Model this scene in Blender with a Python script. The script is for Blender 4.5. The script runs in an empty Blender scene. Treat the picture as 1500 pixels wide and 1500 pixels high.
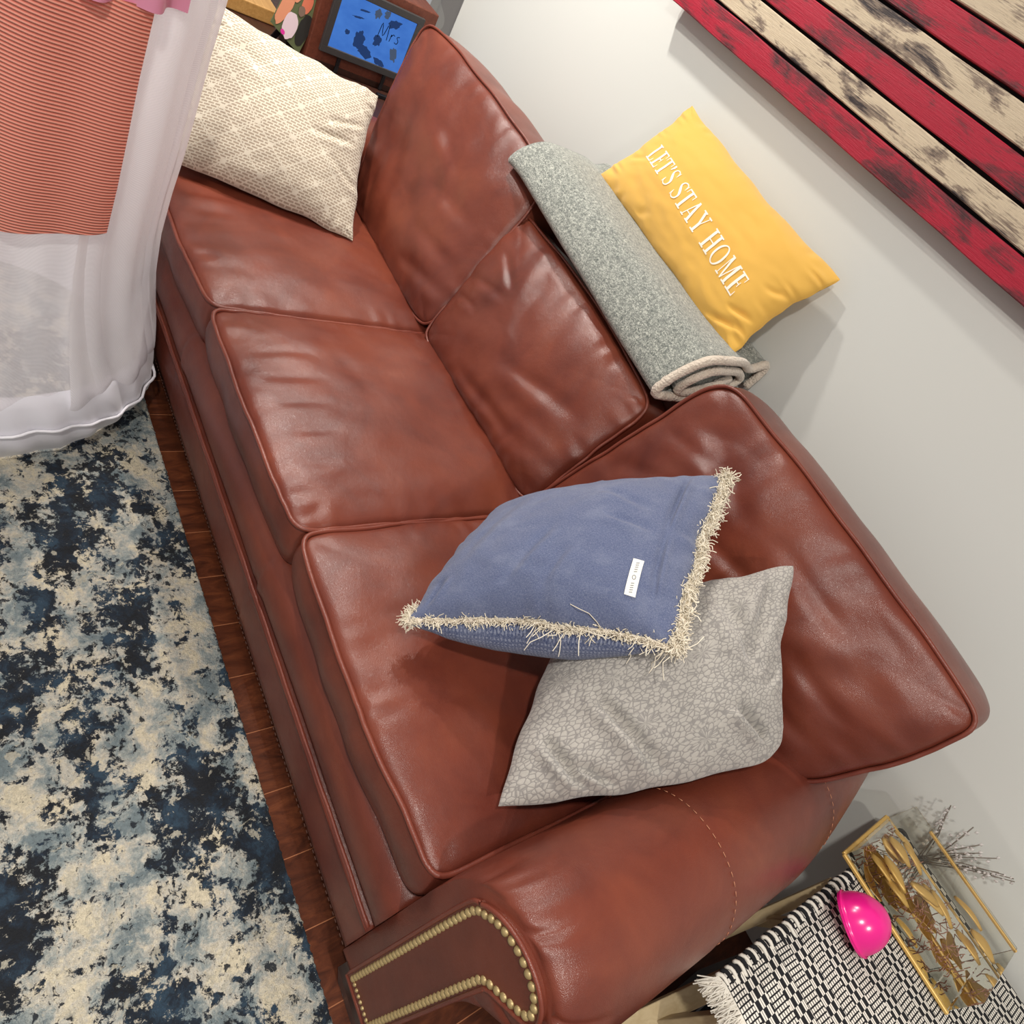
import bpy, bmesh, math, random
from mathutils import Vector as V, Matrix, noise
from math import sin, cos, pi, sqrt, exp
random.seed(7)
C = bpy.context.scene.collection
S = bpy.context.scene

# ------------------------------------------------------------------ helpers
def srgb(r, g, b):
    f = lambda c: (c/255/12.92) if c/255 <= .04045 else ((c/255+.055)/1.055)**2.4
    return (f(r), f(g), f(b), 1)

def origin_of(o):
    p = V((0, 0, 0))
    while o:
        p += o.location; o = o.parent
    return p

def obj(name, vf, mat, parent=None, smooth=True, uv=None, at=None):
    """vf=(verts,faces) in world coordinates -> one mesh object"""
    vs, fs = vf
    vs = [V(v) for v in vs]
    if parent is None:
        if at is None:
            n = len(vs)
            at = V((sum(v.x for v in vs)/n, sum(v.y for v in vs)/n, min(v.z for v in vs)))
        off = V(at)
    else:
        off = origin_of(parent)
    me = bpy.data.meshes.new(name)
    me.from_pydata([v-off for v in vs], [], fs)
    me.validate()
    if uv and len(me.polygons) == len(fs):
        l = me.uv_layers.new(name='UVMap')
        for p in me.polygons:
            for li in p.loop_indices:
                l.data[li].uv = uv[me.loops[li].vertex_index]
    if smooth:
        for p in me.polygons: p.use_smooth = True
    o = bpy.data.objects.new(name, me); C.objects.link(o)
    if mat:
        me.materials.append(mat)
    if parent is None: o.location = off
    else: o.parent = parent
    return o

def tag(o, label, cat=None, group=None, kind=None):
    if label: o['label'] = label
    if cat: o['category'] = cat
    if group: o['group'] = group
    if kind: o['kind'] = kind
    return o

def thing(name, loc, label, cat, group=None):
    o = bpy.data.objects.new(name, None); C.objects.link(o)
    o.empty_display_size = .1
    o.location = loc
    return tag(o, label, cat, group)

def merge(*vfs):
    vs = []; fs = []
    for v, f in vfs:
        k = len(vs); vs += list(v); fs += [tuple(i+k for i in q) for q in f]
    return vs, fs

def box(x0, x1, y0, y1, z0, z1, b=0.0):
    bm = bmesh.new()
    bmesh.ops.create_cube(bm, size=1)
    for v in bm.verts:
        v.co = V(((x0+x1)/2+v.co.x*(x1-x0), (y0+y1)/2+v.co.y*(y1-y0), (z0+z1)/2+v.co.z*(z1-z0)))
    if b: bmesh.ops.bevel(bm, geom=bm.edges[:], offset=b, segments=3, affect='EDGES', profile=.5)
    bm.verts.index_update()
    r = [v.co.copy() for v in bm.verts], [tuple(v.index for v in f.verts) for f in bm.faces]
    bm.free(); return r

def beam(a, b, w, h, bev=.002, up=V((1, 0, 0))):
    a = V(a); b = V(b); d = (b-a); L = d.length; d.normalize()
    s = d.cross(up).normalized(); t = s.cross(d)
    vs, fs = box(-w/2, w/2, -h/2, h/2, 0, L, bev)
    return [a+s*v.x+t*v.y+d*v.z for v in vs], fs

def tube(pts, r, n=8, closed=False, cap=True):
    pts = [V(p) for p in pts]; m = len(pts); vs = []; fs = []
    rr = r if callable(r) else (lambda i: r)
    prev = None
    for i, p in enumerate(pts):
        if closed: d = pts[(i+1) % m]-pts[i-1]
        else: d = pts[min(i+1, m-1)]-pts[max(i-1, 0)]
        if d.length < 1e-9: d = V((0, 0, 1))
        d.normalize()
        if prev is None:
            a = V((0, 0, 1)) if abs(d.z) < .9 else V((1, 0, 0))
            s = d.cross(a).normalized()
        else:
            s = (prev-d*prev.dot(d))
            s = s.normalized() if s.length > 1e-6 else d.orthogonal().normalized()
        prev = s; t = d.cross(s)
        for k in range(n):
            q = 2*pi*k/n
            vs.append(p+(s*cos(q)+t*sin(q))*rr(i))
    for i in range(m if closed else m-1):
        j = (i+1) % m
        for k in range(n):
            k2 = (k+1) % n
            fs.append((i*n+k, i*n+k2, j*n+k2, j*n+k))
    if cap and not closed:
        fs.append(tuple(range(n))[::-1]); fs.append(tuple((m-1)*n+k for k in range(n)))
    return vs, fs

def catmull(P, n, closed=False):
    P = [V(p) for p in P]; m = len(P); seg = m if closed else m-1
    dense = []
    for i in range(seg):
        if closed: a, b, c, d = P[i-1], P[i], P[(i+1) % m], P[(i+2) % m]
        else: a, b, c, d = P[max(i-1, 0)], P[i], P[i+1], P[min(i+2, m-1)]
        for k in range(24):
            t = k/24
            dense.append(.5*((2*b)+(c-a)*t+(2*a-5*b+4*c-d)*t*t+(3*b-a-3*c+d)*t**3))
    dense.append(P[0].copy() if closed else P[-1].copy())
    return resample(dense, n, closed)

def resample(D, n, closed=False):
    L = [0]
    for a, b in zip(D, D[1:]): L.append(L[-1]+(b-a).length)
    out = []; j = 0
    for i in range(n):
        s = L[-1]*i/(n if closed else n-1)
        while j < len(L)-2 and L[j+1] < s: j += 1
        t = (s-L[j])/max(L[j+1]-L[j], 1e-9)
        out.append(D[j].lerp(D[j+1], min(max(t, 0), 1)))
    return out

def loft(rows, closed=True, caps=False):
    n = len(rows[0]); vs = [p for r in rows for p in r]; fs = []
    for i in range(len(rows)-1):
        for k in range(n if closed else n-1):
            k2 = (k+1) % n
            fs.append((i*n+k, i*n+k2, (i+1)*n+k2, (i+1)*n+k))
    if caps:
        fs.append(tuple(range(n))[::-1]); fs.append(tuple((len(rows)-1)*n+k for k in range(n)))
    return vs, fs

def lathe(prof, c, axis=V((0, 0, 1)), n=40):
    axis = V(axis).normalized(); s = axis.orthogonal().normalized(); t = axis.cross(s); c = V(c)
    rows = [[c+axis*h+(s*cos(2*pi*k/n)+t*sin(2*pi*k/n))*r for k in range(n)] for r, h in prof]
    return loft(rows)

def fbm(x, y, z=0, o=3):
    return noise.fractal(V((x, y, z)), .9, 2.1, o)

def grid(n, m, f):
    vs = []; uv = []
    for j in range(m):
        for i in range(n):
            u, v = i/(n-1), j/(m-1)
            vs.append(f(u, v)); uv.append((u, v))
    fs = [(j*n+i, j*n+i+1, (j+1)*n+i+1, (j+1)*n+i) for j in range(m-1) for i in range(n-1)]
    return vs, fs, uv

# ------------------------------------------------------------------ materials
class NT:
    def __init__(s, name):
        s.m = bpy.data.materials.new(name); s.m.use_nodes = True
        s.t = s.m.node_tree; s.t.nodes.clear()
        s.out = s.t.nodes.new('ShaderNodeOutputMaterial')
    def n(s, typ, ins=None, **props):
        nd = s.t.nodes.new('ShaderNode'+typ)
        for k, v in props.items(): setattr(nd, k, v)
        for k, v in (ins or {}).items(): s.set(nd.inputs[k], v)
        return nd
    def set(s, sock, v):
        if isinstance(v, bpy.types.NodeSocket): s.t.links.new(v, sock)
        elif isinstance(v, bpy.types.Node): s.t.links.new(v.outputs[0], sock)
        else: sock.default_value = v
    def math(s, op, a, b=0.0, c=0.0, clamp=False):
        return s.n('Math', {0: a, 1: b, 2: c}, operation=op, use_clamp=clamp).outputs[0]
    def mix(s, f, a, b, blend='MIX'):
        nd = s.n('Mix', data_type='RGBA', blend_type=blend)
        s.set(nd.inputs[0], f); s.set(nd.inputs[6], a); s.set(nd.inputs[7], b)
        return nd.outputs[2]
    def ramp(s, f, stops, interp='LINEAR'):
        nd = s.n('ValToRGB', {0: f}); r = nd.color_ramp; r.interpolation = interp
        while len(r.elements) < len(stops): r.elements.new(.5)
        for e, (p, c) in zip(r.elements, stops):
            e.position = p; e.color = c if isinstance(c, tuple) else (c, c, c, 1)
        return nd.outputs[0]
    def map(s, vec, scale=(1, 1, 1), rot=(0, 0, 0), loc=(0, 0, 0)):
        return s.n('Mapping', {'Vector': vec, 'Scale': scale, 'Rotation': rot, 'Location': loc}).outputs[0]
    def noise(s, vec, scale, detail=4, rough=.55, dist=0):
        return s.n('TexNoise', {'Vector': vec, 'Scale': scale, 'Detail': detail, 'Roughness': rough, 'Distortion': dist}).outputs[0]
    def bump(s, h, strength=.3, dist=.001, normal=None):
        d = {'Height': h, 'Strength': strength, 'Distance': dist}
        if normal is not None: d['Normal'] = normal
        return s.n('Bump', d).outputs[0]
    def bsdf(s, color, rough=.6, normal=None, **kw):
        b = s.n('BsdfPrincipled', {'Base Color': color, 'Roughness': rough})
        if normal is not None: s.set(b.inputs['Normal'], normal)
        for k, v in kw.items(): s.set(b.inputs[k.replace('_', ' ')], v)
        s.t.links.new(b.outputs[0], s.out.inputs[0])
        return b
    @property
    def co(s): return s.n('TexCoord').outputs['Object']
    @property
    def uv(s): return s.n('TexCoord').outputs['UV']

def plain(name, col, rough=.5, **kw):
    t = NT(name); t.bsdf(col, rough, **kw); return t.m

def m_leather(name='leather', c1=(116, 55, 40), c2=(95, 42, 32), c3=(131, 66, 46), rough=.33):
    t = NT(name); co = t.co
    n1 = t.noise(co, 5.5, 6, .6, .6)
    n2 = t.noise(co, 26, 4, .6)
    c = t.ramp(n1, [(.3, srgb(*c2)), (.5, srgb(*c1)), (.72, srgb(*c3))])
    c = t.mix(t.math('MULTIPLY', n2, .35), c, srgb(*[int(x*.84) for x in c2]), 'MIX')
    # pebbled grain
    v = t.n('TexVoronoi', {'Vector': co, 'Scale': 520, 'Randomness': 1}, feature='DISTANCE_TO_EDGE').outputs[0]
    g = t.ramp(v, [(0, 0.), (.25, 1.)])
    h = t.bump(g, .22, .0006)
    h = t.bump(t.noise(t.map(co, (1, 1, 1)), 60, 4, .6), .16, .003, h)
    r = t.math('ADD', t.math('MULTIPLY', n2, .14), rough-.07)
    t.bsdf(c, r, h, IOR=1.5, Specular_IOR_Level=.5)
    # creases catch a soft wax sheen
    return t.m

LEATHER = m_leather()
WELT = m_leather('leather_welt', (122, 59, 44), (106, 48, 37), (136, 70, 52), .33)
PANEL = m_leather('leather_panel', (112, 52, 36), (96, 43, 31), (124, 60, 42), .40)

def m_wall():
    t = NT('wall_paint'); co = t.co
    h = t.bump(t.noise(co, 260, 3, .5), .06, .001)
    t.bsdf(t.mix(t.noise(co, 1.3, 2), srgb(212, 214, 210), srgb(218, 219, 213)), .75, h); return t.m

def m_floor():
    t = NT('floor_planks'); co = t.co
    sp = t.n('SeparateXYZ', {0: co}); x, y = sp.outputs[0], sp.outputs[1]
    k = t.math('DIVIDE', t.math('ADD', x, .046), .131)
    fr = t.math('FRACT', k); fl = t.math('FLOOR', k)
    seam = t.math('LESS_THAN', t.math('MINIMUM', fr, t.math('SUBTRACT', 1, fr)), .007)
    cv = t.n('CombineXYZ', {0: fl, 1: 3.3, 2: 1}).outputs[0]
    wn = t.n('TexWhiteNoise', {0: cv}, noise_dimensions='3D').outputs[0]
    vec = t.n('CombineXYZ', {0: t.math('MULTIPLY', x, 3.2), 1: t.math('ADD', t.math('MULTIPLY', y, .9), t.math('MULTIPLY', wn, 9)), 2: fl}).outputs[0]
    g1 = t.noise(vec, 9, 7, .65, 1.6)
    g2 = t.noise(t.map(vec, (14, 1.6, 1)), 12, 5, .7)
    c = t.ramp(g1, [(.3, srgb(62, 30, 18)), (.5, srgb(104, 54, 32)), (.72, srgb(140, 78, 46))])
    c = t.mix(t.math('MULTIPLY', g2, .55), c, srgb(62, 28, 17))
    c = t.mix(t.math('MULTIPLY', wn, .3), c, srgb(70, 34, 20))
    c = t.mix(seam, c, srgb(168, 108, 74))
    h = t.bump(t.math('SUBTRACT', g2, t.math('MULTIPLY', seam, .6)), .25, .0015)
    t.bsdf(c, .36, h); return t.m

def m_rug():
    t = NT('rug_pile'); co = t.co
    w = t.n('TexNoise', {'Vector': co, 'Scale': 22., 'Detail': 5.}).outputs['Color']
    wv = t.n('VectorMath', {0: w, 1: (-.5, -.5, -.5)}, operation='ADD').outputs[0]
    ws = t.n('VectorMath', {0: wv, 'Scale': .05}, operation='SCALE').outputs[0]
    p = t.n('VectorMath', {0: co, 1: ws}, operation='ADD').outputs[0]
    big = t.noise(t.map(p, (1.0, 2.0, 1), (0, 0, .25)), 4.4, 6, .6)
    mid = t.noise(t.map(p, (1.4, 1, 1), (0, 0, .3), (3, 1, 0)), 24, 7, .72)
    fine = t.noise(t.map(co, (1, 1, 1), loc=(2, 9, 0)), 75, 5, .75)
    k = t.math('ADD', t.math('MULTIPLY', big, .48), t.math('ADD', t.math('MULTIPLY', mid, .32), t.math('MULTIPLY', fine, .20)))
    f2 = t.noise(co, 150, 3, .7)
    lightc = t.ramp(t.noise(t.map(p, (1, 1, 1), loc=(7, 2, 0)), 13, 7, .7), [(.40, srgb(128, 142, 146)), (.47, srgb(176, 182, 178)), (.53, srgb(216, 210, 196)), (.60, srgb(236, 224, 196))])
    darkc = t.ramp(t.noise(t.map(p, (1, 1, 1), loc=(1, 12, 0)), 16, 6, .7), [(.42, srgb(16, 20, 28)), (.52, srgb(24, 38, 54)), (.62, srgb(48, 72, 92))])
    c = t.mix(t.ramp(k, [(.487, 0.), (.506, 1.)]), darkc, lightc)
    spk = t.ramp(t.noise(t.map(p, (1, 1, 1), loc=(1, 5, 0)), 34, 4, .65), [(.355, 1.), (.385, 0.)])
    c = t.mix(t.math('MULTIPLY', spk, .95), c, srgb(22, 30, 42))
    spk2 = t.ramp(t.noise(t.map(p, (1, 1, 1), loc=(8, 3, 0)), 40, 4, .65), [(.62, 0.), (.65, 1.)])
    c = t.mix(t.math('MULTIPLY', spk2, .8), c, srgb(204, 198, 180))
    c = t.mix(t.ramp(f2, [(.35, .45), (.6, 0.)]), c, t.mix(.5, c, srgb(30, 32, 36)))
    h = t.bump(t.noise(co, 330, 3, .7), 1, .005)
    h = t.bump(fine, .6, .006, h)
    t.bsdf(c, .95, h, Sheen_Weight=.04); return t.m

def m_fabric(name, base, scale=300, strength=.5, rough=.92, var=.12, var_scale=6, dark=None, fleck=0):
    t = NT(name); uv = t.uv; co = t.co
    dark = dark or tuple(int(c*.78) for c in base)
    a = t.n('TexWave', {'Vector': uv, 'Scale': scale, 'Distortion': 1.2, 'Detail': 1.}, bands_direction='X').outputs[1]
    b = t.n('TexWave', {'Vector': uv, 'Scale': scale, 'Distortion': 1.2, 'Detail': 1.}, bands_direction='Y').outputs[1]
    h = t.math('ADD', a, b)
    n = t.noise(co, var_scale, 5, .6)
    c = t.mix(t.math('MULTIPLY', n, var*4, clamp=True), srgb(*base), srgb(*dark))
    if fleck:
        f = t.ramp(t.noise(uv, fleck, 3, .7), [(.48, 0.), (.68, 1.)])
        c = t.mix(t.math('MULTIPLY', f, .5), c, srgb(*[min(255, int(x*1.25+20)) for x in base]))
    t.bsdf(c, rough, t.bump(h, strength, .0008), Sheen_Weight=.25); return t.m

def m_cream():
    t = NT('cream_weave'); uv = t.uv
    # brick-like dashes laid along the diagonals, with thin plain lozenge lines between
    sp = t.n('SeparateXYZ', {0: t.map(uv, (5.5, 5, 1))})
    s = t.math('ADD', sp.outputs[0], sp.outputs[1]); d = t.math('SUBTRACT', sp.outputs[0], sp.outputs[1])
    def dist(k): 
        f = t.math('FRACT', k); return t.math('MINIMUM', f, t.math('SUBTRACT', 1, f))
    loz = t.math('MINIMUM', dist(s), dist(d))
    lines = t.math('LESS_THAN', loz, .022)
    star = t.math('LESS_THAN', t.math('ADD', dist(s), dist(d)), .15)
    br = t.n('TexBrick', {'Vector': t.map(uv, (1, 1, 1), (0, 0, .0)), 'Color1': (0, 0, 0, 1), 'Color2': (0, 0, 0, 1), 'Mortar': (1, 1, 1, 1),
                          'Scale': 27., 'Mortar Size': .115, 'Mortar Smooth': .3, 'Brick Width': .95, 'Row Height': .46}, offset=.5)
    nz = t.noise(uv, 120, 3)
    hole = t.math('MULTIPLY', t.math('SUBTRACT', 1, br.outputs[0]), 1)
    # small slots: narrow the brick cell down
    slot = t.math('SUBTRACT', 1, br.outputs[0], clamp=True)
    plainm = t.math('MAXIMUM', lines, star)
    slot = t.math('MULTIPLY', slot, t.math('SUBTRACT', 1, plainm))
    c = t.mix(t.math('MULTIPLY', slot, .8), t.mix(t.math('MULTIPLY', nz, .3), srgb(214, 205, 187), srgb(200, 188, 168)), srgb(150, 132, 112))
    t.bsdf(c, .9, t.bump(t.math('SUBTRACT', t.math('MULTIPLY', plainm, .4), slot), .55, .002), Sheen_Weight=.2); return t.m

def m_grey():
    t = NT('petal_print'); uv = t.uv
    big = t.n('TexVoronoi', {'Vector': uv, 'Scale': 4.2, 'Randomness': .85})
    d = t.n('VectorMath', {0: t.n('VectorMath', {0: uv, 'Scale': 4.2}, operation='SCALE').outputs[0],
                           1: t.n('VectorMath', {0: big.outputs['Position'], 'Scale': 4.2}, operation='SCALE').outputs[0]}, operation='SUBTRACT').outputs[0]
    sp = t.n('SeparateXYZ', {0: d})
    ang = t.math('ARCTAN2', sp.outputs[1], sp.outputs[0])
    r = t.n('VectorMath', {0: d}, operation='LENGTH').outputs['Value']
    pv = t.n('CombineXYZ', {0: t.math('MULTIPLY', ang, 2.6), 1: t.math('MULTIPLY', t.math('POWER', r, .8), 8.5), 2: t.math('MULTIPLY', big.outputs[0], 0)}).outputs[0]
    ce = t.n('TexVoronoi', {'Vector': pv, 'Scale': 1.25, 'Randomness': .8}, feature='DISTANCE_TO_EDGE').outputs[0]
    sm = t.n('TexVoronoi', {'Vector': t.map(uv, (48, 48, 1)), 'Scale': 1., 'Randomness': .85}, feature='DISTANCE_TO_EDGE').outputs[0]
    near = t.ramp(r, [(.30, 0.), (.40, 1.)])
    mixv = t.n('Mix', {0: near, 2: ce, 3: sm}, data_type='FLOAT').outputs[0]
    line = t.ramp(mixv, [(.035, 1.), (.12, 0.)])
    base = t.mix(t.noise(uv, 60, 4), srgb(184, 178, 170), srgb(168, 163, 156))
    c = t.mix(t.math('MULTIPLY', line, .62), base, srgb(112, 108, 108))
    h = t.bump(t.ramp(mixv, [(0, 0.), (.22, 1.)]), .35, .0015)
    h = t.bump(t.noise(uv, 240, 3), .35, .001, h)
    t.bsdf(c, .9, h, Sheen_Weight=.3); return t.m

def m_blue(name, base, light, strength=.7, sc=170):
    t = NT(name); uv = t.uv
    a = t.n('TexWave', {'Vector': uv, 'Scale': sc*.25, 'Distortion': 3, 'Detail': 2., 'Detail Scale': 6.}, bands_direction='X').outputs[1]
    b = t.n('TexWave', {'Vector': uv, 'Scale': sc*.25, 'Distortion': 3, 'Detail': 2., 'Detail Scale': 6.}, bands_direction='Y').outputs[1]
    g1 = t.noise(t.map(uv, (1, 4, 1)), 110, 3, .7); g2 = t.noise(t.map(uv, (4, 1, 1)), 110, 3, .7)
    fl = t.math('MAXIMUM', g1, g2)
    n = t.noise(uv, 6, 6, .65)
    c = t.mix(t.ramp(fl, [(.50, 0.), (.72, .8)]), srgb(*base), srgb(*light))
    c = t.mix(t.ramp(fl, [(.30, .5), (.5, 0.)]), c, srgb(*[int(x*.7) for x in base]))
    if sc < 120: c = t.mix(t.math('MULTIPLY', t.math('GREATER_THAN', t.math('MULTIPLY', a, b), .5), .6), c, srgb(*light))
    c = t.mix(t.ramp(n, [(.5, 0.), (.75, .4)]), c, srgb(*light))
    t.bsdf(c, .95, t.bump(fl, strength, .0015), Sheen_Weight=.2); return t.m

def m_blanket():
    t = NT('heather_knit'); co = t.co
    n1 = t.noise(t.map(co, (1, 2.2, 2.2)), 95, 5, .75, 1.5)
    n2 = t.noise(t.map(co, (1.8, 1, 1), loc=(4, 0, 0)), 150, 4, .7, 2)
    k = t.math('MULTIPLY', t.math('ADD', n1, n2), .5)
    c = t.ramp(k, [(.40, srgb(86, 92, 88)), (.49, srgb(128, 132, 126)), (.56, srgb(186, 188, 178)), (.64, srgb(214, 214, 202))])
    t.bsdf(c, .97, t.bump(n1, .6, .003), Sheen_Weight=.3); return t.m

def m_sherpa():
    t = NT('sherpa_edge'); co = t.co
    v = t.n('TexVoronoi', {'Vector': co, 'Scale': 210.}).outputs[0]
    c = t.mix(t.noise(co, 40), srgb(226, 214, 198), srgb(200, 184, 166))
    t.bsdf(c, .97, t.bump(v, .8, -.003), Sheen_Weight=.4); return t.m

def m_art(name, paint, worn, under, thr=(.42, .5)):
    t = NT(name); co = t.co
    gr = t.noise(t.map(co, (2.2, 60, 60)), 6, 6, .7, .3)
    pat = t.noise(t.map(co, (3.0, 10, 10)), 2.4, 5, .62, .5)
    gl = t.noise(t.map(co, (3, 110, 110)), 9, 3, .7)
    k = t.math('ADD', t.math('MULTIPLY', pat, .72), t.math('MULTIPLY', gr, .28))
    c = t.mix(t.ramp(k, [(thr[0], 1.), (thr[1], 0.)]), srgb(*paint), srgb(*worn))
    c = t.mix(t.ramp(k, [(thr[0]-.06, 1.), (thr[0]-.015, 0.)]), c, srgb(*under))
    c = t.mix(t.math('MULTIPLY', t.ramp(gl, [(.5, 0.), (.66, 1.)]), .35), c, srgb(*worn))
    t.bsdf(c, .6, t.bump(t.math('ADD', gr, gl), .5, .002)); return t.m

def m_wood(name, a, b, rough=.4, axis=(1, 14, 14)):
    t = NT(name); co = t.co
    g = t.noise(t.map(co, axis), 7, 6, .65, .8)
    t.bsdf(t.ramp(g, [(.3, srgb(*a)), (.7, srgb(*b))]), rough, t.bump(g, .15, .001)); return t.m

def m_runner():
    t = NT('runner_weave'); uv = t.uv     # uv in metres: u across the stripes, v along them
    sp = t.n('SeparateXYZ', {0: uv}); u, v = sp.outputs[0], sp.outputs[1]
    cell = t.math('MULTIPLY', u, 210.); row = t.math('MULTIPLY', v, 120.)
    # wide repeat: plain grid columns and zig-zag block columns
    per = t.math('FRACT', t.math('MULTIPLY', u, 15.))
    block = t.math('MULTIPLY', t.math('GREATER_THAN', per, .46), t.math('LESS_THAN', per, .98))
    # fine columns of white tufts separated by black lines
    fu = t.math('FRACT', t.math('MULTIPLY', u, 165.)); fv = t.math('FRACT', t.math('MULTIPLY', v, 130.))
    fine = t.math('MULTIPLY', t.math('GREATER_THAN', fu, .30), t.math('GREATER_THAN', fv, .30))
    # blocks: checker of black and white bars
    bu = t.math('FLOOR', t.math('MULTIPLY', u, 115.)); bv = t.math('FLOOR', t.math('MULTIPLY', v, 75.))
    chk = t.math('MODULO', t.math('ABSOLUTE', t.math('ADD', bu, bv)), 2.)
    chk = t.math('GREATER_THAN', chk, .5)
    lines = t.math('GREATER_THAN', t.math('FRACT', t.math('MULTIPLY', u, 230.)), .22)
    chk = t.math('MULTIPLY', chk, lines)
    dia = t.math('FRACT', t.math('MULTIPLY', v, 11.))
    k = t.n('Mix', {0: block, 2: fine, 3: chk}, data_type='FLOAT').outputs[0]
    c = t.mix(k, srgb(24, 24, 28), srgb(232, 226, 216))
    t.bsdf(c, .95, t.bump(k, .8, .003)); return t.m

def m_tulle(name, col, alpha=.8, sc=240, angle=0.0):
    t = NT(name); uv = t.uv
    a = t.n('TexWave', {'Vector': t.map(uv, (1, 1, 1), (0, 0, angle)), 'Scale': sc, 'Distortion': .2}, bands_direction='Y').outputs[1]
    al = t.ramp(a, [(.25, alpha-.3), (.6, alpha)])
    b = t.n('BsdfPrincipled', {'Base Color': srgb(*col), 'Roughness': .8, 'Sheen Weight': .2})
    tl = t.n('BsdfTranslucent', {'Color': srgb(*col)})
    m1 = t.n('MixShader', {0: .35, 1: b.outputs[0], 2: tl.outputs[0]})
    tr = t.n('BsdfTransparent')
    m2 = t.n('MixShader', {0: al, 1: tr.outputs[0], 2: m1.outputs[0]})
    t.t.links.new(m2.outputs[0], t.out.inputs[0]); return t.m

M_SHERPA = m_sherpa(); M_BLANKET = m_blanket()
M_BRASS = plain('antique_brass', srgb(178, 156, 110), .42, Metallic=.45)
M_THREAD = plain('stitch_thread', srgb(190, 128, 96), .7)
M_DARKWOOD = m_wood('espresso_wood', (44, 24, 18), (70, 40, 30))
M_REDWOOD = m_wood('cherry_wood', (92, 46, 32), (118, 62, 44), .45)
M_PALEWOOD = m_wood('pale_ash', (196, 174, 132), (216, 196, 156), .5, (14, 14, 2))
M_BLACK = plain('black_plastic', srgb(26, 25, 28), .35)

# ------------------------------------------------------------------ room
WY = 1.02
o = obj('floor', grid(2, 2, lambda u, v: V((-5+8*u, -3+7*v, 0)))[:2], m_floor(), smooth=False, at=(0, 0, 0)); tag(o, 'dark brown hardwood plank floor', kind='structure')
MW = m_wall()
o = obj('wall_back', box(-2.385, 3, WY, WY+.12, 0, 2.6), MW, smooth=False); tag(o, 'plain off white wall behind the sofa', kind='structure')
o = obj('wall_far', box(-5, -2.385, 2.6, 2.7, 0, 2.6), MW, smooth=False); tag(o, 'pale wall of the room beyond', kind='structure')
o = obj('baseboard_back', box(-2.38, 3, WY-.014, WY, 0, .1, .004), plain('white_trim', srgb(232, 232, 228), .45), smooth=False); tag(o, 'white baseboard', kind='structure')

# ------------------------------------------------------------------ rug
def rug():
    x0, x1, y0, y1 = -2.6, .5, -1.6, -.018
    nx, ny = 620, 330
    def f(u, v):
        x = x0+(x1-x0)*u; y = y0+(y1-y0)*(v**.8)
        e = min(1, (y1-y)/.006)
        z = .011+.0022*noise.noise(V((x*170, y*170, 0)))+.0012*noise.noise(V((x*60, y*60, 3)))
        if v > .997: y += .004*noise.noise(V((x*120, 0, 5)))+.003*noise.noise(V((x*300, 0, 1)))
        if v == 1: z = .002
        return V((x, y, z))
    vs, fs, uv = grid(nx, ny, f)
    return obj('area_rug', (vs, fs), m_rug(), uv=uv, at=(-1, -.8, 0))
tag(rug(), 'cream, grey and navy distressed area rug on the wood floor before the sofa', 'rug')

# ------------------------------------------------------------------ sofa
sofa = thing('leather_sofa', (-.83, .45, 0), 'reddish brown leather three-seat sofa with rolled arms and brass nailhead trim', 'sofa')

def crease(u, v, L):
    """sum of soft grooves; L = (u0,v0,u1,v1,depth,width) in 0..1"""
    s = 0
    for (a, b, c, d, dep, w) in L:
        du, dv = c-a, d-b; l2 = du*du+dv*dv
        t = ((u-a)*du+(v-b)*dv)/l2; tt = min(max(t, 0), 1)
        # slight waver
        ou, ov = u-(a+tt*du), v-(b+tt*dv)
        q = sqrt(ou*ou+ov*ov)
        side = (ou*dv-ov*du)/sqrt(l2)
        taper = max(0, 1-abs(2*tt-1)**2.5)
        s += dep*taper*(-exp(-(q/w)**2)+.55*exp(-((side-1.5*w)/(w*1.3))**2)*(1 if 0 <= t <= 1 else 0))
    return s

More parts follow.
